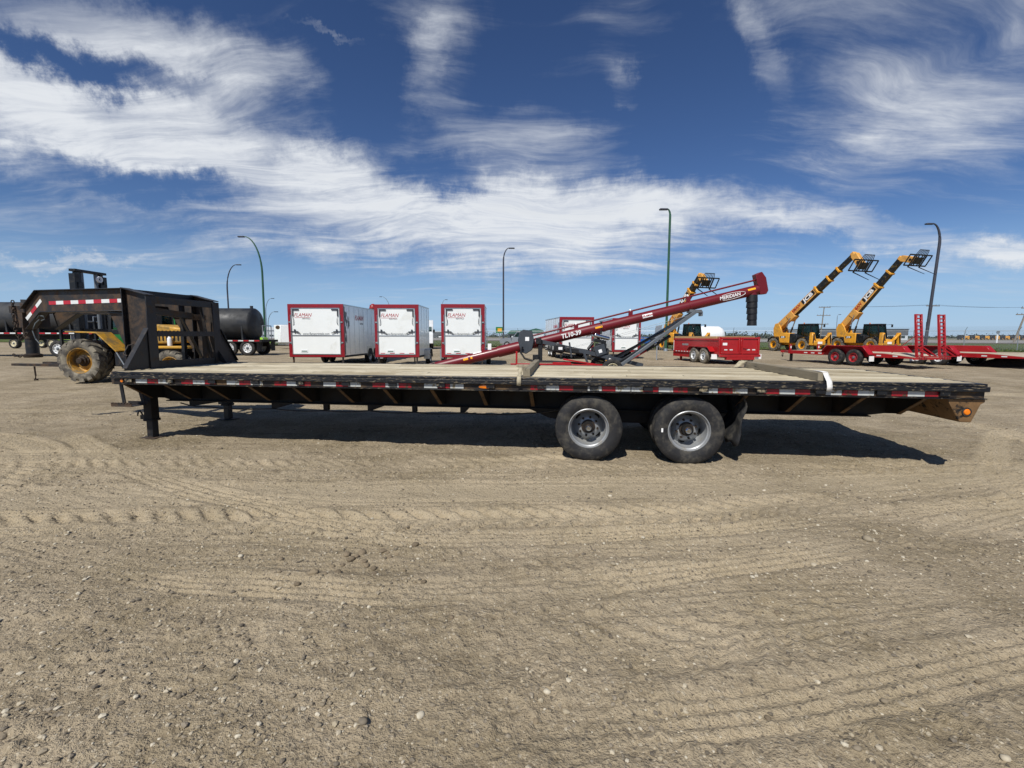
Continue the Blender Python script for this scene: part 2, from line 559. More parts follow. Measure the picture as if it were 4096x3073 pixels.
def wood_mat(name, c_hi, c_lo, c_dark, gscale=3.0, along='x', chk=.5):
    m = bpy.data.materials.new(name)
    m.use_nodes = True
    t = NT(m.node_tree)
    tc = t.n('ShaderNodeTexCoord').outputs['Object']
    rd = t.n('ShaderNodeObjectInfo').outputs['Random']
    off = t.n('ShaderNodeCombineXYZ', ins={0: t.math('MULTIPLY', rd, 31.0), 1: t.math('MULTIPLY', rd, 3.0), 2: 0.0}).outputs[0]
    v = t.vmath('ADD', tc, off)
    st = (.8, 10, 6) if along == 'x' else (10, .8, 6)
    g = t.n('ShaderNodeMapping', ins={'Vector': v, 'Scale': st}).outputs[0]
    g2 = t.n('ShaderNodeMapping', ins={'Vector': v, 'Scale': (st[0] * .55, st[1] * .55, 1)}).outputs[0]
    n1 = t.noise(g, gscale, 8, .65, .4)
    n2 = t.noise(g2, 1.4, 4, .6)
    n3 = t.noise(tc, 1.1, 5, .6)
    base = t.ramp(n1, [(.28, lin(c_lo)), (.62, lin(c_hi))])
    tone = t.math('ADD', t.math('MULTIPLY', n2, .6), t.math('MULTIPLY', rd, .5))
    base = t.mix(t.mapr(tone, .35, .95, 0, .8), base, lin(c_lo))
    base = t.mix(t.mapr(rd, .55, 1.0, 0, .55), base, lin('#8f8268'))
    base = t.mix(t.mapr(rd, .25, 0.0, 0, .5), base, lin('#ddd3ba'))
    crack = t.mapr(n1, .33, .42, 1, 0)
    base = t.mix(t.math('MULTIPLY', crack, chk), base, lin(c_dark))
    stain = t.mapr(n3, .52, .68, 0, .6)
    base = t.mix(stain, base, lin('#8c7c5c'))
    b = t.n('ShaderNodeBsdfPrincipled', ins={'Roughness': .85, 'Base Color': base})
    bp = t.n('ShaderNodeBump', ins={'Strength': .6, 'Distance': .006, 'Height': n1})
    t.link(bp.outputs[0], b.inputs['Normal'])
    o = t.n('ShaderNodeOutputMaterial')
    t.link(b.outputs[0], o.inputs[0])
    return m


M['deck_wood'] = wood_mat('deck_wood', '#d3c8ac', '#a3967a', '#4d4332', 2.6, 'x', .85)
M['timber'] = wood_mat('timber', '#938974', '#726a58', '#39342a', 2.2, 'y', .6)


def ground_mat():
    m = bpy.data.materials.new('gravel_dirt')
    m.use_nodes = True
    t = NT(m.node_tree)
    pos = t.n('ShaderNodeNewGeometry').outputs['Position']
    track = t.n('ShaderNodeAttribute', attribute_name='packed').outputs['Fac']
    big = t.noise(pos, .22, 3, .6, .3)
    mid = t.noise(pos, 1.5, 4, .66, .2)
    fin = t.noise(pos, 22, 4, .7)
    rutv = t.n('ShaderNodeMapping', ins={'Vector': pos, 'Scale': (.45, 2.6, 1)}).outputs[0]
    rut = t.noise(rutv, 1.6, 5, .68, .3)
    c = t.ramp(t.math('ADD', t.math('MULTIPLY', big, .5), t.math('MULTIPLY', mid, .5)), [(.38, lin('#75684f')), (.5, lin('#92846d')), (.62, lin('#ab9c84'))])
    c = t.mix(t.mapr(fin, .3, .75, 0, .5), c, lin('#b8a98e'))
    c = t.mix(t.mapr(rut, .44, .32, 0, .5), c, lin('#655a48'))
    c = t.mix(t.mapr(fin, .44, .3, 0, .45), c, lin('#635846'))
    c = t.mix(t.math('MULTIPLY', track, .58), c, lin('#bcac8f'))
    # small pale and dark stones pressed into the surface
    vo = t.n('ShaderNodeTexVoronoi', feature='F1', ins={'Vector': pos, 'Scale': 46.0, 'Randomness': 1.0})
    wn = t.n('ShaderNodeTexWhiteNoise', noise_dimensions='3D', ins={'Vector': vo.outputs['Position']})
    sel = t.math('GREATER_THAN', wn.outputs[0], .66)
    dot = t.math('MULTIPLY', t.mapr(vo.outputs['Distance'], .30, .40, 1, 0), sel)
    stc = t.ramp(wn.outputs[0], [(.66, lin('#b9ad96')), (.8, lin('#8b8171')), (.9, lin('#5d564c')), (1.0, lin('#cfc5b0'))], 'CONSTANT')
    c = t.mix(t.math('MULTIPLY', dot, .8), c, stc)
    vo2 = t.n('ShaderNodeTexVoronoi', feature='F1', ins={'Vector': pos, 'Scale': 95.0, 'Randomness': 1.0})
    wn2 = t.n('ShaderNodeTexWhiteNoise', noise_dimensions='3D', ins={'Vector': vo2.outputs['Position']})
    dot2 = t.math('MULTIPLY', t.mapr(vo2.outputs['Distance'], .32, .42, 1, 0), t.math('GREATER_THAN', wn2.outputs[0], .6))
    c = t.mix(t.math('MULTIPLY', dot2, .6), c, t.ramp(wn2.outputs[0], [(.6, lin('#aa9d86')), (.8, lin('#6a6051')), (.92, lin('#c2b69e'))], 'CONSTANT'))
    b = t.n('ShaderNodeBsdfPrincipled', ins={'Roughness': .95, 'Base Color': c, 'Specular IOR Level': .2})
    hgt = t.math('MULTIPLY', fin, 1.0)
    crumb = t.noise(pos, 48, 3, .75)
    c = t.mix(t.mapr(crumb, .44, .32, 0, .4), c, lin('#675b49'))
    b.inputs['Base Color'].default_value = (0, 0, 0, 1)
    t.link(c, b.inputs['Base Color'])
    hgt = t.math('ADD', hgt, t.math('ADD', t.math('MULTIPLY', t.math('ADD', t.noise(pos, 6.0, 2, .65), t.math('MULTIPLY', rut, 1.0)), 1.6), t.math('MULTIPLY', crumb, 1.3)))
    bp = t.n('ShaderNodeBump', ins={'Strength': 1.0, 'Distance': .016, 'Height': hgt})
    t.link(bp.outputs[0], b.inputs['Normal'])
    o = t.n('ShaderNodeOutputMaterial')
    t.link(b.outputs[0], o.inputs[0])
    return m


YARD = 0.13      # the yard rises this much towards the fence


def yard_z(y):
    u = np.clip((np.asarray(y, float) - 8) / 11.0, 0, 1)
    return YARD * u * u * (3 - 2 * u)


def polyline_uv(X, Y, pts, width):
    """distance along / signed distance across a wheel track"""
    best = np.full(X.shape, 1e9)
    sgn = np.zeros(X.shape)
    alo = np.zeros(X.shape)
    # smooth the polyline
    P = np.array(pts, float)
    for _ in range(2 if len(pts) < 12 else 1):
        Q = [P[0]]
        for a, b in zip(P[:-1], P[1:]):
            Q += [a * .75 + b * .25, a * .25 + b * .75]
        Q.append(P[-1])
        P = np.array(Q)
    s0 = 0
    for a, b in zip(P[:-1], P[1:]):
        d = b - a
        L = np.hypot(*d)
        if L < 1e-6: continue
        d = d / L
        rx, ry = X - a[0], Y - a[1]
        u = np.clip(rx * d[0] + ry * d[1], 0, L)
        ex, ey = rx - u * d[0], ry - u * d[1]
        dist = np.hypot(ex, ey)
        k = dist < best
        best[k] = dist[k]
        sgn[k] = (d[0] * ry - d[1] * rx)[k]
        alo[k] = (s0 + u)[k]
        s0 += L
    return alo, np.where(sgn >= 0, best, -best), best


TRACKS = [
    ([(-1.5, 1.81), (-0.88, 1.71), (-0.37, 1.63), (0.17, 1.61), (0.72, 1.66), (1.34, 1.75), (2.37, 1.96), (3.6, 2.3)], .26, 'rib', .6),
    ([(-5.2, 3.7), (-4.25, 3.65), (-2.65, 3.56), (-1.44, 3.38), (-0.7, 3.22), (0.49, 3.22), (1.79, 3.43), (3.57, 3.8), (4.68, 4.03), (6.0, 4.3)], .24, 'rib', .9),
    ([(-5.5, 3.98), (-4.67, 4.03), (-2.63, 4.14), (-0.91, 4.24), (1.34, 4.36), (3.3, 4.55), (6, 4.9)], .60, 'smooth', 1.0),
    ([(-5.0, 3.3), (-3.96, 3.4), (-2.97, 3.5), (-1.51, 3.55), (0.35, 3.62), (1.49, 3.72), (2.73, 3.95)], .42, 'lug', 1.0),
    ([(-6.4, 6.5), (-5.51, 5.8), (-3.97, 4.73), (-3.02, 4.2), (-2.19, 3.82), (-1.09, 3.39)], .30, 'rib', .9),
    ([(4.6, 3.7), (4.81, 4.15), (5.04, 4.56), (5.57, 5.15), (6.21, 5.79), (7.4, 6.8)], .30, 'rib', 1.0),
    ([(5.1, 3.6), (5.3, 4.1), (5.6, 4.5), (6.2, 5.1), (7.0, 5.7), (8.2, 6.6)], .30, 'rib', 1.0),
    ([(-0.56, 2.55), (0.55, 2.63), (1.86, 2.95), (2.86, 3.2), (4.31, 3.7), (5.6, 4.3)], .28, 'rib', .8),
    ([(-1.36, 2.05), (-0.84, 1.96), (-0.22, 2.02), (0.43, 2.05), (0.98, 2.12), (1.6, 2.3)], .34, 'lug', .45),
    ([(-9, 4.6), (-5.72, 4.97), (-3.73, 5.08), (-1.11, 5.19), (0.53, 5.41)], .45, 'lug', .8),
    ([(-3.68, 3.14), (-2.77, 2.88), (-1.96, 2.6), (-1.11, 2.55), (-0.28, 2.5), (0.54, 2.61)], .26, 'rib', .7),
    ([(-6, 1.9), (-3.2, 1.55), (-1.8, 1.35), (-.8, 1.2), (0.1, 1.14), (1.0, 1.25)], .36, 'lug', .5),
    ([(-14, 8.8), (-9, 8.6), (-4, 8.9), (2, 9.3), (7, 9.0), (14, 8.4)], .5, 'smooth', .7),
    ([(-14, 11.6), (-6, 11.2), (0, 11.4), (7, 11.9), (16, 11.2)], .5, 'lug', .6),
    ([(6.5, 4.5), (7.5, 6.2), (8.0, 8.5), (7.2, 11)], .4, 'lug', .8),
    ([(6.9, 3.8), (9, 6.1), (12, 8.0), (17, 10)], .4, 'smooth', .8),
    ([(-12, 7.3), (-9, 7.0), (-7, 6.4), (-5.5, 5.3), (-4.9, 4.4)], .38, 'lug', .8),
    ([(-13, 6.2), (-9, 5.7), (-6.5, 5.5), (-3, 5.6)], .4, 'smooth', .8),
]


for _y0, _k, _x0, _w, _t, _a in ((1.95, .060, -.3, .24, 'rib', .35), (2.32, .055, .5, .24, 'rib', .42), (2.85, .050, -.8, .26, 'rib', .45), (3.02, .045, .4, .24, 'rib', .5),
                          (3.85, .030, .2, .30, 'rib', .6), (4.62, .020, -.6, .30, 'rib', .6), (4.95, .012, 1.5, .34, 'lug', .6), (1.36, .070, .8, .24, 'rib', .35), (3.3, .02, -3.0, .3, 'rib', .5), (2.6, -.03, 3.0, .28, 'rib', .4)):
    TRACKS.append(([(_x0 + q, _y0 + _k * q * q + .04 * math.sin(q * 1.3 + _y0 * 7)) for q in [-6 + .75 * i for i in range(17)]], _w, _t, _a * .7))


def lines(segs):
    """grid lines: list of (start, end, step0, step1) joined end to end"""
    out = [segs[0][0]]
    for a, b, s0, s1 in segs:
        p = a
        while p < b:
            u = (p - a) / (b - a)
            p += s0 * (s1 / s0) ** u
            out.append(min(p, b))
    return np.array(sorted(set(np.round(out, 5))))


def height(X, Y):
    """height of the yard and how hard the dirt is packed"""
    near = np.clip(1.25 - np.hypot(X, Y) / 45, .15, 1)
    h = (fbm(X * .35, Y * .35, 3, 3) - .5) * .05
    h += (fbm(X * 1.7, Y * 1.7, 4, 11) - .5) * .035
    cl = fbm(X * 5, Y * 5, 4, 23, .6)
    rough_zone = np.clip((fbm(X * .6 + 9, Y * .6, 3, 31) - .42) * 5, 0, 1)
    h += (cl - .5) * (.012 + .03 * rough_zone)
    fine = fbm(X * 22, Y * 22, 3, 41, .6)
    h += (fine - .5) * (.007 + .008 * rough_zone)
    clod = np.clip(fbm(X * 14, Y * 14, 2, 57) - .66, 0, 1)
    h += clod * .09 * rough_zone
    h += (fbm(X * .35 + 3, Y * 2.2, 4, 63, .6) - .5) * .10 * np.clip((Y - 5.2) / 3, 0, 1)
    packed = np.zeros_like(X)
    for pts, wd, typ, amt in TRACKS:
        P = np.array(pts)
        bb = (X > P[:, 0].min() - wd) & (X < P[:, 0].max() + wd) & (Y > P[:, 1].min() - wd) & (Y < P[:, 1].max() + wd)
        if not bb.any(): continue
        xs, ys = X[bb], Y[bb]
        wob = (vnoise(xs * 1.3, ys * 1.3, 77) - .5) * .07
        al, sd, ds = polyline_uv(xs, ys, pts, wd)
        sd = sd + wob
        ds = np.abs(sd)
        hw = wd / 2
        inside = 1 / (1 + np.exp((ds - hw) / .016))
        fade = np.clip((vnoise(xs * .7 + 4, ys * .7, 91) - .10) * 2.4, 0, 1) * amt
        if typ == 'rib':
            rib = .5 + .5 * np.cos(sd / wd * 2 * np.pi * 4.0)
            blk = .5 + .5 * np.sign(np.sin(al / .045 * 2 * np.pi + np.sign(np.sin(sd / wd * 2 * np.pi * 4)) * 1.5))
            prof = -.019 + .027 * rib * (.6 + .4 * blk)
        elif typ == 'lug':
            ph = (al + ds * .9) / .19
            fr = ph - np.floor(ph)
            lug = np.clip(np.sin(fr * 2 * np.pi) * 1.8, -1, 1)
            prof = -.013 + .024 * lug * np.clip((ds / hw) * 2.2, 0, 1)
        else:
            prof = -.014 + 0 * sd
        ridge = .018 * np.exp(-((ds - hw - .04) / .035) ** 2)
        hb = h[bb]
        keep = 1 - .75 * inside * fade
        hb = hb * np.where(inside > .02, keep, 1) + (prof * inside + ridge) * fade
        h[bb] = hb
        packed[bb] = np.maximum(packed[bb], inside * fade)
    return h * near + yard_z(Y), packed


def build_ground():
    xs = lines([(-3000, -60, 500, 8), (-60, -14, 4, .25), (-14, -6, .2, .045), (-6, -2.4, .04, .012), (-2.4, 2.4, .0115, .0115),
                (2.4, 6, .012, .04), (6, 14, .045, .2), (14, 60, .25, 4), (60, 3000, 8, 500)])
    ys = lines([(-60, .3, 20, .1), (.3, .8, .05, .014), (.8, 2.6, .0115, .0115), (2.6, 6.5, .013, .026), (6.5, 13, .028, .07), (13, 45, .09, 1.2), (45, 400, 2, 40), (400, 4000, 60, 800)])
    X, Y = np.meshgrid(xs, ys)
    H, PK = height(X, Y)
    far = (Y > 46) | (np.abs(X) > 60)
    H = np.where(far, YARD - .02, H)
    nx, ny = len(xs), len(ys)
    V = np.stack([X, Y, H], -1).reshape(-1, 3)
    idx = np.arange(nx * ny).reshape(ny, nx)
    F = np.stack([idx[:-1, :-1], idx[:-1, 1:], idx[1:, 1:], idx[1:, :-1]], -1).reshape(-1, 4)
    me = bpy.data.meshes.new('ground')
    me.vertices.add(len(V))
    me.vertices.foreach_set('co', V.astype(np.float32).ravel())
    me.loops.add(F.size)
    me.loops.foreach_set('vertex_index', F.astype(np.int32).ravel())
    me.polygons.add(len(F))
    me.polygons.foreach_set('loop_start', np.arange(0, F.size, 4, dtype=np.int32))
    me.polygons.foreach_set('loop_total', np.full(len(F), 4, dtype=np.int32))
    me.update(calc_edges=True)
    me.polygons.foreach_set('use_smooth', np.ones(len(F), bool))
    at = me.attributes.new('packed', 'FLOAT', 'POINT')
    at.data.foreach_set('value', PK.astype(np.float32).ravel())
    me.materials.append(ground_mat())
    o = bpy.data.objects.new('ground', me)
    col.objects.link(o)
    tag(o, kind='structure')
    print('ground', nx, ny, nx * ny)
    return o


GROUND = build_ground()


def ico(sub):
    import bmesh
    bm = bmesh.new()
    bmesh.ops.create_icosphere(bm, subdivisions=sub, radius=1)
    bm.verts.ensure_lookup_table()
    v = np.array([p.co[:] for p in bm.verts])
    f = np.array([[q.index for q in p.verts] for p in bm.faces])
    bm.free()
    return v, f


def stone_mat(name, shades):
    m = bpy.data.materials.new(name)
    m.use_nodes = True
    t = NT(m.node_tree)
    geo = t.n('ShaderNodeNewGeometry')
    rd = t.n('ShaderNodeObjectInfo').outputs['Random']
    isl = geo.outputs['Random Per Island']
    r = t.math('FRACT', t.math('ADD', isl, rd))
    c = t.ramp(r, [(i / len(shades), lin(s)) for i, s in enumerate(shades)], 'CONSTANT')
    n = t.noise(geo.outputs['Position'], 60, 4, .6)
    c = t.mix(t.mapr(n, .3, .7, 0, .45), c, lin('#8a7d66'))
    b = t.n('ShaderNodeBsdfPrincipled', ins={'Roughness': .8, 'Base Color': c, 'Specular IOR Level': .3})
    o = t.n('ShaderNodeOutputMaterial')
    t.link(b.outputs[0], o.inputs[0])
    return m


M['stone'] = stone_mat('stone', ['#a89c84', '#8c8272', '#6f675b', '#bdb29b', '#7d7260', '#958a76', '#5b544a', '#c9c0ab', '#857a68'])
M['clod'] = stone_mat('clod', ['#6f6250', '#7a6c58', '#645847', '#83755f'])


def build_gravel():
    rs = np.random.RandomState(5)
    bv, bf = ico(1)
    lowv, lowf = ico(1)
    # candidates spread over the near yard, thinned towards the packed tracks
    N = 44000
    u = rs.rand(N)
    Y = .75 + 8.2 * u ** 1.6
    X = (rs.rand(N) * 2 - 1) * (1.9 + Y * 1.12)
    cl = fbm(X * .9, Y * .9, 3, 131)
    keep = rs.rand(N) < np.clip((cl - .34) * 3.4, .12, 1)
    X, Y = X[keep], Y[keep]
    S = .0028 + .0031 * rs.gamma(1.3, .8, len(X))
    S = np.minimum(S, .0125)
    H, PK = height(X, Y)
    sel = rs.rand(len(X)) > PK * .6
    X, Y, S, H = X[sel], Y[sel], S[sel], H[sel]
    n = len(X)
    nv, nf = len(lowv), len(lowf)
    V = np.repeat(lowv[None], n, 0)
    V = V * (1 + .35 * (rs.rand(n, nv, 1) - .5))
    V = V * np.stack([.75 + .7 * rs.rand(n), .75 + .6 * rs.rand(n), .45 + .4 * rs.rand(n)], -1)[:, None]
    a = rs.rand(n) * 6.283
    c, s = np.cos(a)[:, None], np.sin(a)[:, None]
    V = np.stack([V[..., 0] * c - V[..., 1] * s, V[..., 0] * s + V[..., 1] * c, V[..., 2]], -1)
    V = V * S[:, None, None] + np.stack([X, Y, H + S * .30], -1)[:, None]
    F = (lowf[None] + (np.arange(n) * nv)[:, None, None]).reshape(-1, 3)
    me = bpy.data.meshes.new('gravel')
    me.from_pydata(V.reshape(-1, 3).tolist(), [], F.tolist())
    me.materials.append(M['stone'])
    o = bpy.data.objects.new('gravel', me)
    col.objects.link(o)
    tag(o, 'loose mixed gravel scattered over the dry dirt yard', 'gravel', kind='stuff')
    # the stones and clods large enough to pick out one by one: pieces of the ground
    shapes = []
    bv2, bf2 = ico(2)
    for k in range(7):
        v = bv2.copy()
        q = rs.rand(3) * 9
        d = .72 + .62 * np.array([fbm(np.array([p[0] * 1.6 + q[0]]), np.array([p[1] * 1.6 + p[2] * 1.1 + q[1]]), 3, 7 + k)[0] for p in v])
        v = v * d[:, None] * np.array([1.15, .9, .62])
        for mt in ('stone', 'clod'):
            me = bpy.data.meshes.new('stone')
            me.from_pydata(v.tolist(), [], bf2.tolist())
            me.materials.append(M[mt])
            if mt == 'stone': me.polygons.foreach_set('use_smooth', [True] * len(me.polygons))
            shapes.append((mt, me))
    spots = []
    for i in range(280):
        y = .8 + 6.0 * rs.rand() ** 1.5
        x = (rs.rand() * 2 - 1) * (1.1 + y * 1.05)
        sz = .0085 + .010 * rs.rand() ** 2.4
        if i < 26:   # heap of broken clods left of the middle
            x, y = -.95 + rs.randn() * .28, 2.95 + rs.randn() * .16
            sz = .010 + .018 * rs.rand()
        spots.append((x, y, sz, shapes[(2 * rs.randint(7) + (1 if (i < 26 or rs.rand() < .25) else 0))][1]))
    # a few pale stones that stand out
    for x, y, sz in ((1.99, 2.86, .022), (2.62, 3.22, .034), (-.36, 1.66, .017), (.66, 2.83, .018), (-.66, 2.0, .015), (-1.62, 2.22, .017), (-2.0, 2.35, .016), (-1.62, 1.3, .018), (1.25, 1.5, .013), (-.63, 1.37, .014)):
        spots.append((x, y, sz, shapes[2 * rs.randint(7)][1]))
    zs = height(np.array([q[0] for q in spots]), np.array([q[1] for q in spots]))[0]
    for (x, y, sz, me), z in zip(spots, zs):
        put('stone', me, GROUND, (x, y, float(z) + sz * .2), (0, 0, rs.rand() * 6.28), (sz, sz, sz))


build_gravel()


# ------------------------------------------------------------------ verge, highway, fields
FD = Vector((1, -.3, 0)).normalized()        # direction of the fence line
FN = Vector((.3, 1, 0)).normalized()
F0 = Vector((0, 55, 0))


def fl(s, d, z=0.0):
    """point s metres along the fence line and d metres beyond it"""
    p = F0 + FD * s + FN * d
    return Vector((p.x, p.y, z))


def grass_mat():
    m = bpy.data.materials.new('verge_grass')
    m.use_nodes = True
    t = NT(m.node_tree)
    pos = t.n('ShaderNodeNewGeometry').outputs['Position']
    n = t.noise(pos, .35, 6, .65)
    n2 = t.noise(pos, 3.5, 6, .7)
    c = t.ramp(n2, [(.3, lin('#3a4a24')), (.55, lin('#4e5f30')), (.75, lin('#6d7444'))])
    c = t.mix(t.mapr(n, .5, .68, 0, .65), c, lin('#8a7f62'))
    b = t.n('ShaderNodeBsdfPrincipled', ins={'Roughness': .95, 'Base Color': c, 'Specular IOR Level': .1})
    bp = t.n('ShaderNodeBump', ins={'Strength': 1.0, 'Distance': .15, 'Height': n2})
    t.link(bp.outputs[0], b.inputs['Normal'])
    o = t.n('ShaderNodeOutputMaterial')
    t.link(b.outputs[0], o.inputs[0])
    return m


M['grass'] = grass_mat()
M['highway'] = mat('highway', '#8f8a84', .9, 0, .08, .2)
M['dry_field'] = mat('dry_field', '#75705a', .95, 0, .15, .02)


def strip(name, mt, d0, d1, z, s0=-420, s1=420, ns=120, nd=8, amp=0.0, kind='structure'):
    S, D = np.meshgrid(np.linspace(s0, s1, ns), np.linspace(0, 1, nd))
    D = d0 + (d1 - d0) * D
    if amp:
        D = D + (fbm(S * .3, D * .1, 3, 3) - .5) * 2.0 * (D < d0 + 1)
    V = []
    Hh = z + amp * (fbm(S * .2, D * .2, 3, 9) - .5)
    for s, d, h in zip(S.ravel(), D.ravel(), Hh.ravel()):
        V.append(tuple(fl(s, d, h)))
    idx = np.arange(ns * nd).reshape(nd, ns)
    F = np.stack([idx[:-1, :-1], idx[:-1, 1:], idx[1:, 1:], idx[1:, :-1]], -1).reshape(-1, 4).tolist()
    me = bpy.data.meshes.new(name)
    me.from_pydata(V, [], F)
    me.materials.append(mt)
    o = bpy.data.objects.new(name, me)
    col.objects.link(o)
    return tag(o, kind=kind)


strip('grass_verge', M['grass'], 0, 58, YARD + .06, ns=260, nd=24, amp=.10)
strip('gravel_shoulder', mat('shoulder', '#7b7160', .95, 0, .15, .3), 57.5, 66, YARD + .10)
strip('highway', M['highway'], 64, 150, YARD + .16)
strip('dry_field', M['dry_field'], 149, 1500, YARD + .10, -1800, 1800)


def build_verge_tufts():
    rs = np.random.RandomState(3)
    V, F = [], []
    for i in range(9000):
        s = rs.uniform(-60, 75)
        d = abs(rs.randn()) * 6
        p = fl(s, d - .4, YARD + .02)
        h = rs.uniform(.08, .3)
        a = rs.rand() * 6.28
        w = .05 + .05 * rs.rand()
        k = len(V)
        lx, ly = rs.randn() * .08, rs.randn() * .08
        V += [(p.x - math.cos(a) * w, p.y - math.sin(a) * w, p.z), (p.x + math.cos(a) * w, p.y + math.sin(a) * w, p.z), (p.x + lx, p.y + ly, p.z + h)]
        F.append((k, k + 1, k + 2))
    me = bpy.data.meshes.new('grass_tufts')
    me.from_pydata(V, [], F)
    me.materials.append(M['grass'])
    o = bpy.data.objects.new('grass_tufts', me)
    col.objects.link(o)
    tag(o, 'uneven green grass growing along the foot of the chain link fence', 'grass', kind='stuff')


build_verge_tufts()


def leaf_mat(name, a, b_):
    m = bpy.data.materials.new(name)
    m.use_nodes = True
    t = NT(m.node_tree)
    geo = t.n('ShaderNodeNewGeometry')
    c = t.ramp(geo.outputs['Random Per Island'], [(0, lin(a)), (1, lin(b_))])
    b = t.n('ShaderNodeBsdfPrincipled', ins={'Roughness': .9, 'Base Color': c, 'Specular IOR Level': .1})
    o = t.n('ShaderNodeOutputMaterial')
    t.link(b.outputs[0], o.inputs[0])
    return m


M['far_leaf'] = leaf_mat('far_leaf', '#2f3d33', '#56604f')


def build_treeline():
    rs = np.random.RandomState(9)
    V, F = [], []

    def clump(c, r, h, n):
        for _ in range(n):
            q = rs.randn(3) * .42
            p = c + np.array([q[0] * r, q[1] * r, abs(q[2]) * h])
            a = rs.randn(3)
            a /= np.linalg.norm(a)
            b = np.cross(a, rs.randn(3))
            b /= np.linalg.norm(b)
            s = rs.uniform(.4, 1.0)
            k = len(V)
            V.extend([tuple(p - a * s), tuple(p + b * s * .7), tuple(p + a * s), tuple(p - b * s * .7)])
            F.append((k, k + 1, k + 2, k + 3))
    for i in range(620):
        x = rs.uniform(-560, 660)
        y = 430 + rs.randn() * 14 - .1 * x
        g = vnoise(np.array([x * .012]), np.array([3.3]), 5)[0]
        h = 1.0 + 2.4 * g + rs.rand() * 1.0
        clump(np.array([x, y, .3]), 6.0, h, 40)
    # a closer shelter belt with taller spruces
    for i in range(46):
        x = 150 + rs.uniform(-24, 44)
        y = 300 + rs.randn() * 5
        clump(np.array([x, y, .3]), 2.2, 2.0 + 3.5 * rs.rand() ** 2, 40)
    me = bpy.data.meshes.new('treeline')
    me.from_pydata(V, [], F)
    me.materials.append(M['far_leaf'])
    o = bpy.data.objects.new('treeline', me)
    col.objects.link(o)
    tag(o, 'low dark line of far trees along the horizon beyond the highway', 'trees', kind='stuff')


build_treeline()


# ------------------------------------------------------------------ wheels (meshes shared between alike wheels)
_wm = {}


def tyre_mesh(D, W, rimr, mt, ribs=4, n=80):
    key = ('tyre', D, W, rimr, mt)
    if key not in _wm:
        r = D / 2
        h = W / 2
        p = [(rimr * .97, -h * .62), (rimr, -h * .80), (rimr + .008, -h * .86), (rimr + (r - rimr) * .22, -h * .97), (rimr + (r - rimr) * .42, -h * 1.03),
             (rimr + (r - rimr) * .60, -h * 1.035), (rimr + (r - rimr) * .64, -h * 1.015), (rimr + (r - rimr) * .82, -h * .97), (r - .022, -h * .92), (r - .008, -h * .84), (r - .003, -h * .78)]
        tw = h * .78
        tr = []
        for k in range(ribs):
            a = -tw + 2 * tw * k / ribs
            b = -tw + 2 * tw * (k + 1) / ribs
            tr += [(r, a + .004), (r, b - .010), (r - .012, b - .007), (r - .012, b)]
        p = p + tr + [(q, -y) for q, y in p[::-1]]
        mb = MB()
        mb.lathe(p, n)
        _wm[key] = mb.mesh('tyre', M[mt], True, 30)
    return _wm[key]


def lug_tyre_mesh(D, W, rimr, mt, nl=18, depth=.045):
    key = ('lug', D, W, rimr, mt, nl)
    if key not in _wm:
        r = D / 2 - depth
        h = W / 2
        p = [(rimr * .96, -h * .6), (rimr, -h * .82), (rimr + .015, -h * .88), (rimr + (r - rimr) * .3, -h * 1.0), (rimr + (r - rimr) * .62, -h * 1.02), (rimr + (r - rimr) * .68, -h * .99), (r - .05, -h * .93), (r - .01, -h * .8), (r, -h * .45)]
        p = p + [(q, -y) for q, y in p[::-1]]
        mb = MB()
        mb.lathe(p, 48)
        for side in (-1, 1):
            for k in range(nl):
                a0 = 2 * math.pi * (k + (.5 if side > 0 else 0)) / nl
                sw = .55 * 2 * math.pi / nl * 1.5
                hw = .30 * 2 * math.pi / nl
                vs = []
                for (u, y, rr) in ((0, side * -.02 * W, D / 2), (.55, side * h * .55, D / 2), (1.0, side * h * 1.0, D / 2 - .03), (1.05, side * h * 1.03, r - .07)):
                    a = a0 + sw * u
                    for da in (-hw, hw):
                        for q in (rr, r - .03):
                            if u == 1.05: q = q if q == rr else r - .09
                            vs.append((q * math.cos(a + da), y, q * math.sin(a + da)))
                fs = []
                for s in range(3):
                    b = s * 4
                    fs += [(b, b + 2, b + 6, b + 4), (b + 1, b + 5, b + 7, b + 3), (b, b + 4, b + 5, b + 1), (b + 2, b + 3, b + 7, b + 6)]
                fs += [(0, 1, 3, 2), (12, 14, 15, 13)]
                mb.add(vs, fs)
        _wm[key] = mb.mesh('tyre', M[mt], True, 35)
    return _wm[key]


def rim_mesh(rimr, W, mt, dish=.10, out=0.0, n=40):
    """steel disc wheel; outer face towards -Y"""
    key = ('rim', rimr, W, mt, dish, out)
    if key not in _wm:
        h = W / 2
        y0 = -h * .86 - out
        p = [(rimr * 1.035, y0 + .012), (rimr * 1.04, y0), (rimr * 1.0, y0 - .006), (rimr * .965, y0 + .004), (rimr * .955, y0 + .025), (rimr * .90, y0 + .034), (rimr * .885, y0 + .05),
             (rimr * .87, y0 + dish * .92), (rimr * .80, y0 + dish), (rimr * .66, y0 + dish * .86), (rimr * .52, y0 + dish * .70), (rimr * .44, y0 + dish * .66), (rimr * .0, y0 + dish * .66)]
        mb = MB()
        mb.lathe(p, n)
        back = [(rimr * 1.0, h * .8), (rimr * .9, h * .6), (rimr * .86, y0 + dish + .01)]
        mb.lathe(back, n)
        _wm[key] = mb.mesh('rim', M[mt], True, 40)
    return _wm[key]


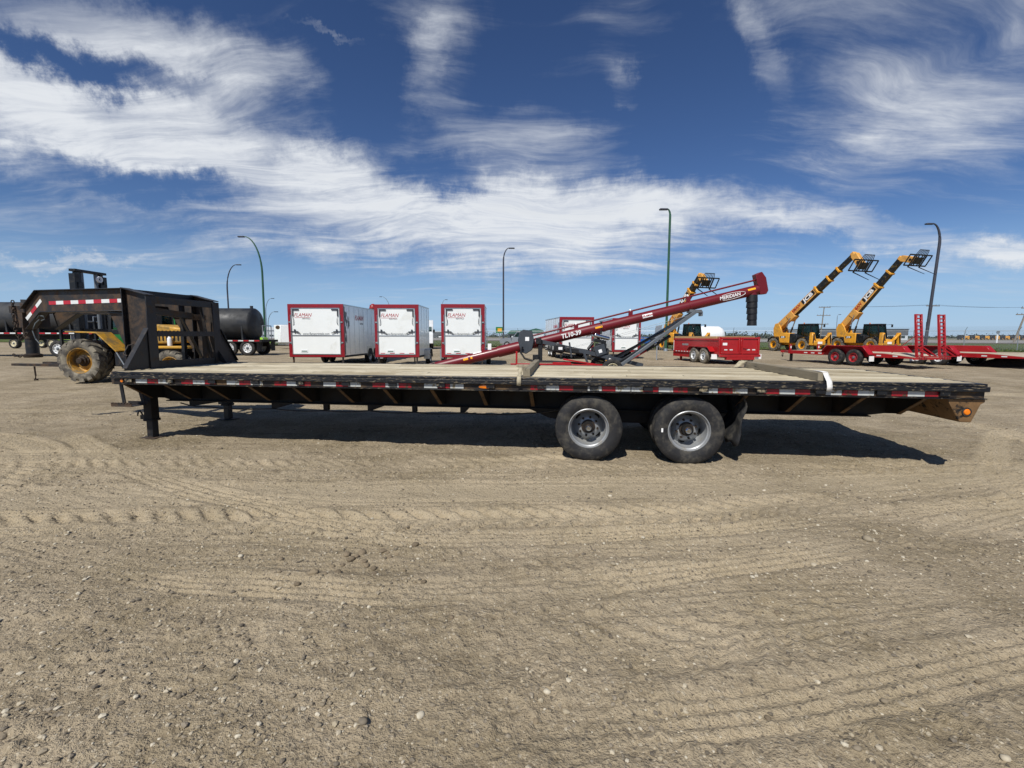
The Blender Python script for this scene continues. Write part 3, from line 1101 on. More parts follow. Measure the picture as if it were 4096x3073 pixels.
def hub_mesh(r, L, mt, cap='chrome'):
    key = ('hub', r, L, mt)
    if key not in _wm:
        mb = MB()
        mb.lathe([(0, -L), (r * .42, -L), (r * .5, -L * .93), (r * .52, -L * .55), (r * .74, -L * .5), (r * .78, -L * .2), (r, -L * .15), (r, .01)], 20)
        _wm[key] = mb.mesh('hub', M[mt], True, 30)
    return _wm[key]


def ring_of(name, make, n, rr, mt, y, phase=0.0):
    key = (name, n, rr, mt, y, phase)
    if key not in _wm:
        mb = MB()
        for k in range(n):
            a = phase + 2 * math.pi * k / n
            mb.M = Matrix.Translation((rr * math.cos(a), y, rr * math.sin(a))) @ Matrix.Rotation(-a, 4, 'Y')
            make(mb)
        mb.M = Matrix.Identity(4)
        _wm[key] = mb.mesh(name, M[mt], True, 30)
    return _wm[key]


def one(name, make, mt):
    key = (name, mt)
    if key not in _wm:
        mb = MB()
        make(mb)
        _wm[key] = mb.mesh(name, M[mt], True, 30)
    return _wm[key]


def truck_wheel(parent, x, y, z, D=.79, W=.215, rimr=.232, side=-1, spin=0.0, holes=4, nuts=8, tread='rubber', rim='rim_grey', dish=.10, full=True):
    """side -1: outer face towards -Y"""
    w = hub('wheel', parent, (x, y, z), (0, 0, 0 if side < 0 else math.pi))
    put('tyre', tyre_mesh(D, W, rimr, tread), w, rot=(0, spin, 0))
    put('rim', rim_mesh(rimr, W, rim, dish), w, rot=(0, spin, 0))
    if full:
        yf = -W * .43 + dish * .66
        put('hub', hub_mesh(rimr * .36, .12, 'hub_rust'), w, (0, yf, 0))
        cm_ = one('hub_cap', lambda mb: mb.lathe([(0, -.022), (rimr * .10, -.020), (rimr * .15, -.008), (rimr * .155, .004)], 16), 'chrome')
        put('hub_cap', cm_, w, (0, yf - .12, 0))
        nm = one('lug_nut', lambda mb: mb.tube((0, -.028, 0), (0, .005, 0), rimr * .06, n=6), 'hub_rust')
        for k in range(nuts):
            a = spin + 2 * math.pi * (k + .3) / nuts
            put('lug_nut', nm, w, (rimr * .49 * math.cos(a), yf + .004, rimr * .49 * math.sin(a)))

        def hole(mb):
            mb.M = mb.M @ Matrix.Diagonal((1.0, 1, 1.9, 1))
            mb.lathe([(0, -.004), (rimr * .085, -.004), (rimr * .085, .01)], 16)
        hm = one('hand_hole' + str(rimr), hole, 'void')
        for k in range(holes):
            a = spin + 2 * math.pi * k / holes + .5
            yy = -W * .43 + dish * .895
            put('hand_hole', hm, w, (rimr * .705 * math.cos(a), yy, rimr * .705 * math.sin(a)), (R(0), -a, 0))
    return w


def light_wheel(parent, x, y, z, D=.76, W=.22, rimr=.21, side=-1, rim='rim_white', tread='rubber', dish=.05, spokes=8):
    w = hub('wheel', parent, (x, y, z), (0, 0, 0 if side < 0 else math.pi))
    put('tyre', tyre_mesh(D, W, rimr, tread, 3, 40), w)
    put('rim', rim_mesh(rimr, W, rim, dish, 0.0, 30), w)
    put('hub', hub_mesh(rimr * .34, .06, 'grey_steel'), w, (0, -W * .43 + dish * .66, 0))

    def slot(mb):
        mb.box(-rimr * .10, rimr * .10, -.004, .006, -rimr * .07, rimr * .07)
    sm = ring_of('vent_slot', slot, spokes, rimr * .70, 'void', -W * .43 + dish * .86)
    put('vent_slot', sm, w)
    return w


def machine_wheel(parent, x, y, z, D, W, rimr, side=-1, rim='rim_yellow', tread='rubber_dusty', dish=.16, spin=0.0, nl=18):
    w = hub('wheel', parent, (x, y, z), (0, 0, 0 if side < 0 else math.pi))
    put('tyre', lug_tyre_mesh(D, W, rimr, tread, nl), w, rot=(0, spin, 0))
    put('rim', rim_mesh(rimr, W, rim, dish), w)
    put('hub', hub_mesh(rimr * .46, dish * .8, 'hub_rust'), w, (0, -W * .43 + dish * .66, 0))
    nm = ring_of('lug_nuts', lambda mb: mb.tube((0, -.03, 0), (0, .01, 0), .02, n=6), 10, rimr * .40, 'hub_rust', -W * .43 + dish * .66 - .012)
    put('lug_nuts', nm, w)
    return w


# ------------------------------------------------------------------ the gooseneck flatbed trailer
FBT = thing('flatbed_trailer', 'long black gooseneck flatbed trailer with bare wooden deck and red white tape', 'trailer', (4.992, 4.756, 0), R(-7.31))
TX0, TW, TZ = -10.52, 2.39, .998


def flatbed():
    p = FBT
    # deck planks, run lengthwise
    rows = 16
    y0, y1 = .066, TW - .066
    pw = (y1 - y0) / rows
    for r in range(rows):
        x = TX0 + .06
        stops = [x]
        nseg = 3
        L = (-.06 - x) / nseg
        for k in range(1, nseg): stops.append(x + L * k + rnd.uniform(-.8, .8))
        stops.append(-.06)
        for a, b in zip(stops[:-1], stops[1:]):
            dz = rnd.uniform(-.004, .003)
            mb = MB()
            n = 7
            # a plank with a slightly wavy, worn top
            for i in range(n):
                pass
            xs = [a + .003 + (b - a - .006) * i / n for i in range(n + 1)]
            vs, fs = [], []
            for xx in xs:
                w = rnd.uniform(-.0016, .0016)
                g = rnd.uniform(.006, .013)
                ya, yb = y0 + pw * r + g / 2, y0 + pw * (r + 1) - g / 2
                vs += [(xx, ya, TZ - .045), (xx, yb, TZ - .045), (xx, yb, TZ - .004 + dz + w), (xx, (ya + yb) / 2, TZ + dz + w), (xx, ya, TZ - .004 + dz + w)]
            for i in range(n):
                q = i * 5
                for e in range(5):
                    f = (e + 1) % 5
                    fs.append((q + e, q + f, q + 5 + f, q + 5 + e))
            fs += [(0, 1, 2, 3, 4), tuple(n * 5 + e for e in (4, 3, 2, 1, 0))]
            mb.add(vs, fs)
            mb.build('plank', M['deck_wood'], p, smooth=False)
    # side rails: channel web, top angle, rub bar standing off on stake pockets, bottom lip
    for side, yo, sg in (('near', 0.0, 1), ('far', TW, -1)):
        def yy(a): return yo + sg * a

        def yb(mb, x0, x1, a, b, z0, z1):
            A, B = sorted((yy(a), yy(b)))
            mb.box(x0, x1, A, B, z0, z1)
        mb = MB()
        yb(mb, TX0 + .12, -.02, .0, .05, .842, .962)
        mb.build('side_channel', M['rail_web'], p, .003)
        mb = MB()
        # wavy worn top angle
        yb(mb, TX0 + .10, -.003, -.006, .062, .964, TZ - .002)
        mb.build('top_angle', M['edge_steel'], p, .006, seg=2)
        mb = MB()
        yb(mb, TX0 + .10, -.002, -.040, -.026, .913, .966)
        mb.build('rub_rail', M['edge_steel'], p, .005, seg=2)
        x = TX0 + .35
        pm = None
        while x < -.1:
            if pm is None:
                mb = MB()
                mb.box(-.05, .05, -.0255, -.0005, -.052, .052)
                mb.box(-.05, -.044, -.027, -.0255, -.052, .052)
                pm = mb.mesh('stake_pocket', M['deck_black'])
            put('stake_pocket', pm, p, (x, yo, .918), (0, 0, 0 if sg > 0 else math.pi))
            x += .61
        mb = MB()
        yb(mb, TX0 + .12, -.002, -.016, .05, .832, .8415)
        mb.build('bottom_lip', M['edge_steel'], p, .002)
    # conspicuity tape, most of it scuffed
    seq = [(-10.08, -9.91, 'd'), (-9.906, -9.746, 'r'), (-9.746, -9.577, 'w'), (-9.407, -9.239, 'r'), (-9.239, -9.069, 'w'), (-9.069, -8.914, 'r'), (-8.754, -8.578, 'w'),
           (-8.578, -8.418, 'r'), (-8.418, -8.251, 'w'), (-8.088, -7.919, 'r'), (-7.919, -7.751, 'w'), (-7.751, -7.593, 'r'), (-7.423, -7.256, 'w'), (-7.256, -7.094, 'r'),
           (-7.094, -6.928, 'w'), (-6.774, -6.608, 'r'), (-6.608, -6.438, 'w'), (-6.438, -6.275, 'r'), (-6.115, -5.947, 'w'), (-5.947, -5.789, 'r'), (-5.789, -5.621, 'w'),
           (-4.812, -4.643, 'r'), (-4.643, -4.475, 'w'), (-4.475, -4.309, 'r'), (-4.143, -3.982, 'w'), (-3.982, -3.824, 'r'), (-3.824, -3.655, 'w'), (-3.646, -3.516, 'w'),
           (-3.512, -3.341, 'r'), (-3.341, -3.182, 'w'), (-3.182, -3.023, 'r'), (-2.861, -2.697, 'w'), (-2.697, -2.538, 'r'), (-2.538, -2.38, 'w'), (-2.208, -2.049, 'r'),
           (-2.049, -1.885, 'w'), (-1.885, -1.728, 'r'), (-1.57, -1.409, 'w'), (-1.409, -1.248, 'r'), (-1.248, -1.086, 'w'), (-.914, -.756, 'r'), (-.756, -.591, 'w'), (-.591, -.431, 'r')]
    for a, b, c in seq:
        mb = MB()
        mb.box(a + .001, b - .001, -.0022, -.0005, .852 + rnd.uniform(-.001, .001), .906)
        mb.build('reflective_tape', M['tape_red'] if c == 'r' else M['tape_white'], p)
    # front and rear ends
    mb = MB()
    pts = [(TX0 + .12, 0), (TX0 + .05, .02), (TX0 + .012, .07), (TX0, .14), (TX0, TW - .14), (TX0 + .012, TW - .07), (TX0 + .05, TW - .02), (TX0 + .12, TW)]
    inn = [(q[0] + .05 if q[0] < TX0 + .1 else q[0], min(max(q[1], .05), TW - .05)) for q in pts]
    mb.prism(pts + inn[::-1], .832, TZ - .002, 'xy')
    mb.build('front_channel', M['rail_web'], p, .004)
    mb = MB()
    mb.box(-.05, .0, .05, TW - .05, .80, TZ - .003)
    mb.build('rear_channel', M['deck_black'], p, .004)
    # tail section with rear lights
    mb = MB()
    tail = [(-.36, .8305), (-.225, .583), (-.11, .58), (-.035, .775), (.004, .80), (.004, .8305)]
    mb.prism(tail, .012, TW - .012, 'xz')
    mb.build('tail_box', M['tail_rust'], p, .006)
    for y, s in ((.012, -1), (TW - .012, 1)):
        lt = hub('tail_marker_light', p, (-.166, y, .693))
        mb = MB()
        mb.lathe([(0, -.018), (.026, -.016), (.034, -.008), (.035, 0)], 20)
        put('lens', mb.mesh('lens', M['amber']), lt, rot=(0, 0, 0 if s < 0 else math.pi))
        mb = MB()
        mb.lathe([(.034, -.010), (.046, -.010), (.048, 0), (.034, 0)], 20, True)
        put('grommet', mb.mesh('grommet', M['rubber']), lt, rot=(0, 0, 0 if s < 0 else math.pi))
    # oval and front marker lights
    for x, rx, rz in ((-5.36, .078, .026), (-10.285, .024, .026)):
        lt = hub('marker_light', p, (x, -.001, .880))
        mb = MB()
        mb.M = Matrix.Diagonal((rx, 1, rz, 1))
        mb.lathe([(0, -.014), (.75, -.012), (1, -.004), (1.0, 0)], 24)
        put('lens', mb.mesh('lens', M['amber']), lt)
        mb = MB()
        mb.M = Matrix.Diagonal((rx, 1, rz, 1))
        mb.lathe([(.99, -.007), (1.18, -.007), (1.2, 0), (.99, 0)], 24, True)
        put('grommet', mb.mesh('grommet', M['rubber']), lt)
    # main beams (I section), cross members, outriggers
    for yb_, in ((.64,), (TW - .64,)):
        mb = MB()
        mb.prism([(TX0 + .1, .60), (TX0 + .3, .54), (-.75, .54), (-.30, .60), (-.30, .93), (TX0 + .1, .93)], yb_ - .006, yb_ + .006, 'xz')
        mb.box(TX0 + .3, -.75, yb_ - .07, yb_ + .07, .527, .5395)
        mb.box(TX0 + .1, -.30, yb_ - .07, yb_ + .07, .9305, .942)
        mb.build('main_beam', M['frame_black'], p)
    xs = [-.55 - .609 * k for k in range(17)]
    cm = None
    for x in xs:
        if cm is None:
            mb = MB()
            mb.box(-.022, .022, .052, TW - .052, .862, .9285)
            cm = mb.mesh('cross_member', M['frame_black'])
        put('cross_member', cm, p, (x, 0, 0))
    om = {}
    for x in xs:
        for s in (0, 1):
            in_wheel = -4.75 < x < -2.4
            key = (s, in_wheel)
            if key not in om:
                mb = MB()
                if in_wheel:
                    poly = [(.03, .8305), (.63, .8305), (.63, .80), (.10, .80)]
                else:
                    poly = [(.03, .8305), (.63, .8305), (.63, .565), (.40, .60)]
                if s: poly = [(TW - a, b) for a, b in poly]
                mb.prism(poly, -.005, .005, 'yz')
                # rusty flange along the sloping edge, the piece that catches light
                om[key] = mb.mesh('outrigger', M['frame_black'])
                if not in_wheel:
                    mb = MB()
                    a, b = ((.035, .824), (.42, .592))
                    if s: a, b = (TW - a[0], a[1]), (TW - b[0], b[1])
                    mb.bar((0, a[0], a[1]), (0, b[0], b[1]), .045, .008, up=(0, 1, 0))
                    om[(s, 'f')] = mb.mesh('outrigger_flange', M['outrigger_rust'])
            o = put('outrigger', om[key], p, (x, 0, 0))
            if not in_wheel: put('flange', om[(s, 'f')], o)
    # hanging brackets and the sagging air line
    for x, w, h in ((-8.40, .34, .08), (-7.75, .07, .085), (-7.0, .26, .075), (-6.46, .06, .08), (-5.75, .13, .075), (-9.62, .5, .07)):
        mb = MB()
        mb.prism([(-w / 2, 0), (w / 2, 0), (w / 2 - (w - .06 if w > .1 else 0), -h), (-w / 2, -h)], .60, .66, 'xz')
        o = mb.build('line_bracket', M['frame_black'], p)
        o.location = (x, 0, .527)
    mb = MB()
    pts = []
    anchors = [(-10.0, .50), (-9.62, .455), (-8.55, .447), (-7.75, .44), (-7.1, .452), (-6.46, .447), (-5.8, .452), (-4.9, .47), (-4.4, .55)]
    for (a, za), (b, zb) in zip(anchors[:-1], anchors[1:]):
        for k in range(6):
            u = k / 6
            pts.append((a + (b - a) * u, .585 + .01 * math.sin(a * 5 + u * 3), za + (zb - za) * u - .02 * math.sin(math.pi * u)))
    mb.path(pts, .009, 6)
    mb.build('air_line', M['rubber'], p)
    # axles, suspension, wheels
    for x in (-4.12, -2.97):
        mb = MB()
        mb.tube((x, .12, .395), (x, TW - .12, .395), .065, n=14)
        for y in (.50, TW - .50):
            mb.tube((x, y - .06, .395), (x, y + .06, .395), .16, n=18)
        mb.build('axle', M['frame_black'], p)
        for y, s in ((.15, -1), (.42, 1), (TW - .15, 1), (TW - .42, -1)):
            outer = y in (.15, TW - .15)
            truck_wheel(p, x, y, .392, side=s, spin=R(20) if x < -3.5 else R(-42), full=outer, dish=.235 if outer else .08)
    mb = MB()
    mb.box(-3.288, -3.268, .0340, .0372, .378, .424)
    mb.build('sticker', M['ink_white'], p)
    for y in (.70, TW - .70):
        mb = MB()
        mb.prism([(-4.95, .53), (-2.2, .53), (-2.35, .40), (-2.75, .40), (-3.1, .47), (-3.4, .36), (-3.7, .36), (-3.95, .47), (-4.45, .38), (-4.62, .40), (-4.85, .50)], y - .03, y + .03, 'xz')
        mb.build('suspension_frame', M['frame_black'], p)
        for x in (-4.12, -2.97):
            mb = MB()
            for k in range(4):
                L = .5 - .1 * k
                mb.prism([(x - L, .47 - .0135 * k), (x, .455 - .0135 * k - .03), (x + L, .47 - .0135 * k), (x + L, .459 - .0135 * k), (x, .444 - .0135 * k - .03), (x - L, .459 - .0135 * k)], y - .035, y + .035, 'xz')
            mb.build('leaf_spring', M['frame_black'], p)
    # tattered mud flaps behind the rear wheels
    for s in (0, 1):
        V, F = [], []
        nx, nz = 9, 12
        for k in range(nz):
            z = .80 - .56 * k / (nz - 1)
            for i in range(nx):
                u = i / (nx - 1)
                y = .06 + .50 * u
                curl = .07 * (1 - u) ** 2 * (k / nz) + .02 * math.sin(k * .9 + u * 4)
                zz = z - (0.03 * math.sin(u * 17 + s) if k == nz - 1 else 0)
                V.append((-2.40 + curl + .03 * math.sin(k * .5) - .07 * (k / nz), y if not s else TW - y, zz))
        for k in range(nz - 1):
            for i in range(nx - 1):
                F.append((k * nx + i, k * nx + i + 1, (k + 1) * nx + i + 1, (k + 1) * nx + i))
        mb = MB()
        mb.add(V, F)
        o = mb.build('mud_flap', M['rubber'], p)
        so = o.modifiers.new('thick', 'SOLIDIFY')
        so.thickness = .008
    # landing legs
    for y in (.47, 1.95):
        leg = hub('landing_leg', p, (-10.37, y, 0))
        mb = MB()
        mb.box(-.065, .065, -.065, .065, .27, .84)
        mb.box(-.075, .075, -.075, .075, .25, .285)
        mb.build('outer_tube', M['frame_black'], leg, .006)
        mb = MB()
        mb.box(-.05, .05, -.05, .05, .012, .30)
        mb.build('inner_tube', M['neck_black'], leg, .005)
        mb = MB()
        mb.box(-.13, .13, -.11, .11, 0.004, .013)
        mb.build('foot_plate', M['neck_rust'], leg, .003)
        mb = MB()
        mb.box(-.16, -.076, -.03, .03, .27, .33)
        mb.path([(-.15, 0, .32), (-.165, 0, .365), (-.19, 0, .385), (-.215, 0, .375), (-.228, 0, .34), (-.232, 0, .315)], .011, 8)
        mb.build('pin_hook', M['neck_black'], leg)
    # folding step in front of the near leg
    st = hub('step', p, (0, 0, 0))
    mb = MB()
    mb.bar((-10.50, .17, .84), (-10.47, .17, .54), .05, .012, up=(0, 1, 0))
    mb.bar((-10.38, .30, .84), (-10.31, .30, .54), .05, .012, up=(0, 1, 0))
    mb.build('hanger', M['neck_black'], st)
    mb = MB()
    mb.box(-10.62, -10.30, .12, .36, .505, .512)
    mb.box(-10.62, -10.30, .112, .12, .505, .55)
    mb.box(-10.62, -10.30, .36, .368, .505, .55)
    for k in range(7): mb.cbox((-10.60 + .045 * k, .116, .553), (.03, .02, .014))
    mb.build('tread', M['neck_rust'], st)


flatbed()


def flatbed_neck():
    p = FBT
    BX = -10.40
    yn, yf = .62, 1.85

    def yat(x, side):
        u = min(max((BX - .35 - x) / 2.3, 0), 1)
        return (yn + (1.02 - yn) * u) if side == 0 else (yf + (1.40 - yf) * u)
    outline = [(-10.79, 2.155), (-11.8, 2.165), (-12.70, 2.175), (-13.07, 1.90), (-12.99, 1.585), (-12.63, 1.85), (-11.8, 1.84), (-11.17, 1.83), (-10.86, 1.26), (-10.80, 1.26)]
    for side in (0, 1):
        nk = hub('neck_beam', p)
        V = []
        for t in (-.006, .006):
            for x, z in outline: V.append((x, yat(x, side) + t, z))
        n = len(outline)
        mb = MB()
        tri = [(0, 1, 6, 7), (1, 2, 5, 6), (2, 3, 4, 5), (0, 7, 8, 9)]
        mb.add(V, [tuple(f) for f in tri] + [tuple(n + i for i in f[::-1]) for f in tri] + [(i, n + i, n + (i + 1) % n, (i + 1) % n) for i in range(n)])
        mb.build('web', M['neck_rust'], nk, smooth=False)
        mb = MB()
        top = [(-10.79, 2.16), (-12.70, 2.18), (-13.08, 1.905)]
        bot = [(-10.80, 1.838), (-12.63, 1.845), (-13.0, 1.58)]
        for chain in (top, bot):
            for a, b in zip(chain[:-1], chain[1:]):
                mb.bar((a[0], yat(a[0], side), a[1]), (b[0], yat(b[0], side), b[1]), .13, .014)
        mb.build('flange', M['neck_black'], nk, .003)
        # upright, an I beam standing on the deck
        y = yn if side == 0 else yf
        up = hub('upright', p)
        mb = MB()
        mb.prism([(-10.785, TZ + .002), (BX - .012, TZ + .002), (BX - .012, 2.05), (-10.785, 2.15)], y - .006, y + .006, 'xz')
        mb.build('web', M['neck_rust'], up)
        mb = MB()
        mb.box(BX - .012, BX + .004, y - .075, y + .075, TZ + .002, 2.045)
        mb.box(-10.80, -10.785, y - .075, y + .075, TZ + .002, 2.15)
        mb.bar((-10.80, y, 2.165), (BX + .005, y, 2.062), .15, .014)
        mb.build('flange', M['neck_black'], up, .003)
        # triangular gusset splayed out to the deck edge
        mb = MB()
        s = -1 if side == 0 else 1
        y0 = y + s * .02
        mb.prism([(y0, TZ + .002), (y + s * .47, TZ + .002), (y + s * .44, TZ + .03), (y0 + s * .05, 1.59), (y0, 1.59)], BX - .022, BX - .0125, 'yz')
        mb.prism([(y0 + s * .05, 1.59), (y + s * .44, TZ + .03), (y + s * .455, TZ + .03), (y0 + s * .062, 1.59)], BX - .06, BX + .02, 'yz')
        mb.build('gusset', M['neck_black'], up, .002)
        # rear-facing diagonal and front brace
        mb = MB()
        mb.bar((-10.83, y + .05, 1.80), (-11.15, y + .05, 1.82), .06, .02)
        mb.build('stiffener', M['neck_black'], up)
    for z0, z1, dx, nm in ((1.955, 2.04, 0, 'cross_bar'), (1.475, 1.54, .012, 'cross_bar'), (TZ + .003, 1.10, 0.004, 'cross_bar')):
        mb = MB()
        mb.box(BX - .10 + dx, BX - .02 + dx, yn + .076, yf - .076, z0, z1)
        mb.box(BX - .02 + dx, BX - .006 + dx, yn + .076, yf - .076, z0 - .008, z1 + .008)
        mb.build(nm, M['neck_black'], p, .003)
    # top plate between the necks and a stowed beam behind the bulkhead
    mb = MB()
    V = [(-10.79, yn, 2.176), (BX, yn, 2.076), (BX, yf, 2.076), (-10.79, yf, 2.176)]
    mb.bar((-10.79, yn + .07, 2.10), (-10.79, yf - .07, 2.10), .10, .11)
    mb.bar((-11.9, yat(-11.9, 0), 2.0), (-11.9, yat(-11.9, 1), 2.0), .08, .25)
    mb.bar((-11.25, yat(-11.25, 0), 1.9), (-11.25, yat(-11.25, 1), 1.9), .08, .14)
    mb.build('neck_cross_beam', M['neck_black'], p, .003)
    mb = MB()
    mb.bar((-10.60, yn + .02, 1.86), (-10.60, yf - .28, 1.80), .05, .10)
    mb.bar((-10.58, yf - .28, 1.78), (-10.52, yf - .10, 1.78), .03, .09)
    mb.build('stowed_bar', M['neck_rust'], p, .003)
    mb = MB()
    mb.bar((-10.62, 1.36, 1.78), (-10.55, yf - .18, 1.08), .06, .02)
    mb.bar((-10.47, 1.60, 2.0), (-10.47, yf - .09, 1.06), .05, .02)
    mb.bar((-10.75, yf - .32, 1.08), (-10.75, yf - .32, 2.05), .06, .06)
    mb.build('diagonal_brace', M['neck_black'], p, .003)
    mb = MB()
    mb.prism([(-10.86, 1.80), (-10.90, 1.20), (-10.30, TZ + .01), (-10.25, TZ + .01), (-10.80, 1.82)], yf + .002, yf + .010, 'xz')
    mb.build('neck_gusset', M['neck_rust'], p)
    # coupler tube at the nose with its plates
    cx, cy = -13.26, 1.20
    cp = hub('coupler', p)
    mb = MB()
    mb.tube((cx, cy, 1.42), (cx, cy, 2.0), .095, n=18)
    mb.box(cx - .10, cx + .2, cy - .20, cy + .20, 1.84, 1.95)
    mb.box(cx - .02, cx + .14, cy - .20, cy + .20, 1.60, 1.84)
    mb.build('outer_tube', M['neck_rust'], cp, .004)
    mb = MB()
    mb.tube((cx, cy, 1.17), (cx, cy, 1.43), .084, n=18)
    mb.build('inner_tube', M['neck_black'], cp)
    mb = MB()
    mb.lathe([(.0, 0), (.11, 0), (.12, .02), (.12, .05), (.075, .07), (.0, .07)], 20)
    o = mb.build('ball_socket', M['hub_rust'], cp)
    o.matrix_local = Matrix.Translation((cx, cy, 1.11)) @ Matrix.Rotation(R(90), 4, 'X')
    # safety chains: links hanging down the coupler

    def chain(name, pts, parent, r=.0065, ll=.05):
        P = [Vector(q) for q in pts]
        out = []
        for a, b in zip(P[:-1], P[1:]):
            L = (b - a).length
            n = max(1, int(L / (ll * .72)))
            out += [(a + (b - a) * (k + .5) / n, (b - a).normalized()) for k in range(n)]
        for k, (c, d) in enumerate(out):
            mb = MB()
            ring = []
            for i in range(14):
                a = 2 * math.pi * i / 14
                ring.append((math.cos(a) * ll * .30, 0, math.sin(a) * ll * .5))
            ring.append(ring[0])
            q = d.to_track_quat('Z', 'Y').to_matrix().to_4x4()
            mb.M = Matrix.Translation(c) @ q @ Matrix.Rotation(R(90) * (k % 2), 4, 'Z')
            mb.path(ring, r, 6)
            mb.M = Matrix.Identity(4)
            mb.build('link', M['hub_rust'], parent)
    ch = hub('safety_chain', p)
    chain('chain', [(cx + .02, cy - .22, 2.03), (cx + .03, cy - .24, 1.75), (cx + .04, cy - .23, 1.50), (cx + .10, cy - .22, 1.40), (cx + .20, cy - .2, 1.52)], ch, .008, .062)
    chain('chain', [(cx - .05, cy - .10, 1.14), (cx - .20, cy - .1, 1.13), (cx - .26, cy - .1, 1.17)], ch, .008, .062)
    # electrical pigtail
    mb = MB()
    mb.path([(-12.72, .94, 1.73), (-12.80, .93, 1.66), (-12.86, .93, 1.55), (-12.83, .94, 1.42), (-12.77, .95, 1.34)], .008, 6)
    mb.path([(-12.76, .93, 1.74), (-12.70, .92, 1.79), (-12.62, .92, 1.78), (-12.60, .92, 1.73), (-12.66, .92, 1.71)], .008, 6)
    mb.build('electrical_cable', M['ink_grey'], p)
    # tape on the neck
    x = -12.48
    for k in range(10):
        a, b = x + .168 * k, x + .168 * (k + 1)
        V = []
        for yo in (-.0085, -.0105):
            for xx in (a, b):
                for z in (1.955, 2.01): V.append((xx, yat(xx, 0) + yo, z + (xx + 12.5) * .004))
        mb = MB()
        mb.add(V, [(0, 1, 3, 2), (4, 6, 7, 5), (0, 4, 5, 1), (2, 3, 7, 6), (0, 2, 6, 4), (1, 5, 7, 3)])
        mb.build('reflective_tape', M['tape_red_clean'] if k % 2 == 0 else M['tape_white_clean'], p)
    mb = MB()
    mb.box(-10.80, -10.755, yat(-10.8, 0) - .0095, yat(-10.8, 0) - .0075, 1.965, 2.02)
    mb.build('reflective_tape', M['decal_yellow'], p)
    d = Vector((-.37, -.275)).normalized()
    q = Vector((-.275, .37)).normalized()
    for k in range(3):
        c0 = Vector((-12.66, 2.03)) + d * .165 * k
        cs = [c0 - q * .028, c0 + q * .028, c0 + d * .163 + q * .028, c0 + d * .163 - q * .028]
        V = [(c.x, yat(c.x, 0) - yo, c.y) for yo in (.0085, .0105) for c in cs]
        mb = MB()
        mb.add(V, [(0, 1, 2, 3), (4, 7, 6, 5), (0, 4, 5, 1), (1, 5, 6, 2), (2, 6, 7, 3), (3, 7, 4, 0)])
        mb.build('reflective_tape', M['tape_red_clean'] if k % 2 else M['tape_white_clean'], p)
    # grab handle on the near gusset
    mb = MB()
    mb.path([(-10.46, yn - .26, 1.36), (-10.52, yn - .28, 1.34), (-10.52, yn - .36, 1.22), (-10.46, yn - .36, 1.20)], .008, 6)
    mb.build('grab_handle', M['neck_rust'], p)


flatbed_neck()


# ------------------------------------------------------------------ things lying on the deck
def on_deck(x, y, z=0.0):
    c, s = math.cos(R(-7.31)), math.sin(R(-7.31))
    return (4.992 + x * c - y * s, 4.756 + x * s + y * c, TZ + z)


def timber(label, x, ya, yb, w, h, skew):
    o_ = on_deck(x, ya)
    t = MB()
    n = 9
    L = yb - ya
    vs, fs = [], []
    for i in range(n + 1):
        y = L * i / n
        j = lambda a: rnd.uniform(-a, a)
        vs += [(-w / 2 + j(.002), y, .003 + max(0, j(.002))), (w / 2 + j(.002), y, .003), (w / 2 - .004 + j(.003), y, h - .006 + j(.003)), (w / 2 - .012, y, h + j(.002)), (-w / 2 + .012, y, h + j(.002)), (-w / 2 + .004 + j(.003), y, h - .006 + j(.003))]
    for i in range(n):
        for e in range(6):
            f = (e + 1) % 6
            fs.append((i * 6 + e, i * 6 + f, i * 6 + 6 + f, i * 6 + 6 + e))
    fs += [(0, 1, 2, 3, 4, 5), tuple(n * 6 + e for e in (5, 4, 3, 2, 1, 0))]
    t.add(vs, fs)
    o = t.build('timber', M['timber'], None, smooth=False)
    o.location = o_
    o.rotation_euler = (0, 0, R(-7.31) + skew)
    return tag(o, label, 'timber', 'timbers laid across the flatbed deck')


timber('weathered timber lying across the flatbed deck just ahead of the front wheels', -4.87, .10, 2.36, .09, .092, R(1))
timber('weathered timber lying across the flatbed deck behind the rear wheels', -1.58, .06, 2.36, .105, .095, R(-1))


def strap_run(label, pts, wid, mt, cat='strap', name='tie_strap'):
    """webbing laid over a path of (x, y, z above deck) points"""
    V, F = [], []
    P = [Vector(on_deck(*q)) for q in pts]
    ex = Vector((math.cos(R(-7.31)), math.sin(R(-7.31)), 0))
    for k, q in enumerate(P):
        a = ex * (wid / 2)
        V += [tuple(q - a), tuple(q + a)]
    for k in range(len(P) - 1): F.append((2 * k, 2 * k + 1, 2 * k + 3, 2 * k + 2))
    mb = MB()
    mb.add(V, F)
    o = mb.build(name, M[mt], None)
    so = o.modifiers.new('thick', 'SOLIDIFY')
    so.thickness = .004
    return tag(o, label, cat)


strap_run('pale webbing strap hanging over the deck edge beside the front timber', [(-4.945, -.050, -.095), (-4.945, -.052, -.03), (-4.945, -.030, .008), (-4.95, .02, .012), (-4.95, .08, .018), (-4.95, .14, .05), (-4.955, .20, .10), (-4.955, .26, .105)], .05, 'strap')
strap_run('bright white strap looped over the near end of the rear timber', [(-1.56, -.050, -.10), (-1.56, -.054, -.05), (-1.558, -.034, .004), (-1.556, .02, .05), (-1.555, .07, .100), (-1.553, .14, .104), (-1.55, .22, .103), (-1.55, .30, .1005)], .055, 'strap_white')
strap_run('grey strap wrapped over the far end of the rear timber', [(-1.80, 2.18, .006), (-1.74, 2.20, .02), (-1.69, 2.22, .07), (-1.655, 2.23, .105), (-1.60, 2.24, .112), (-1.55, 2.24, .108)], .11, 'strap')

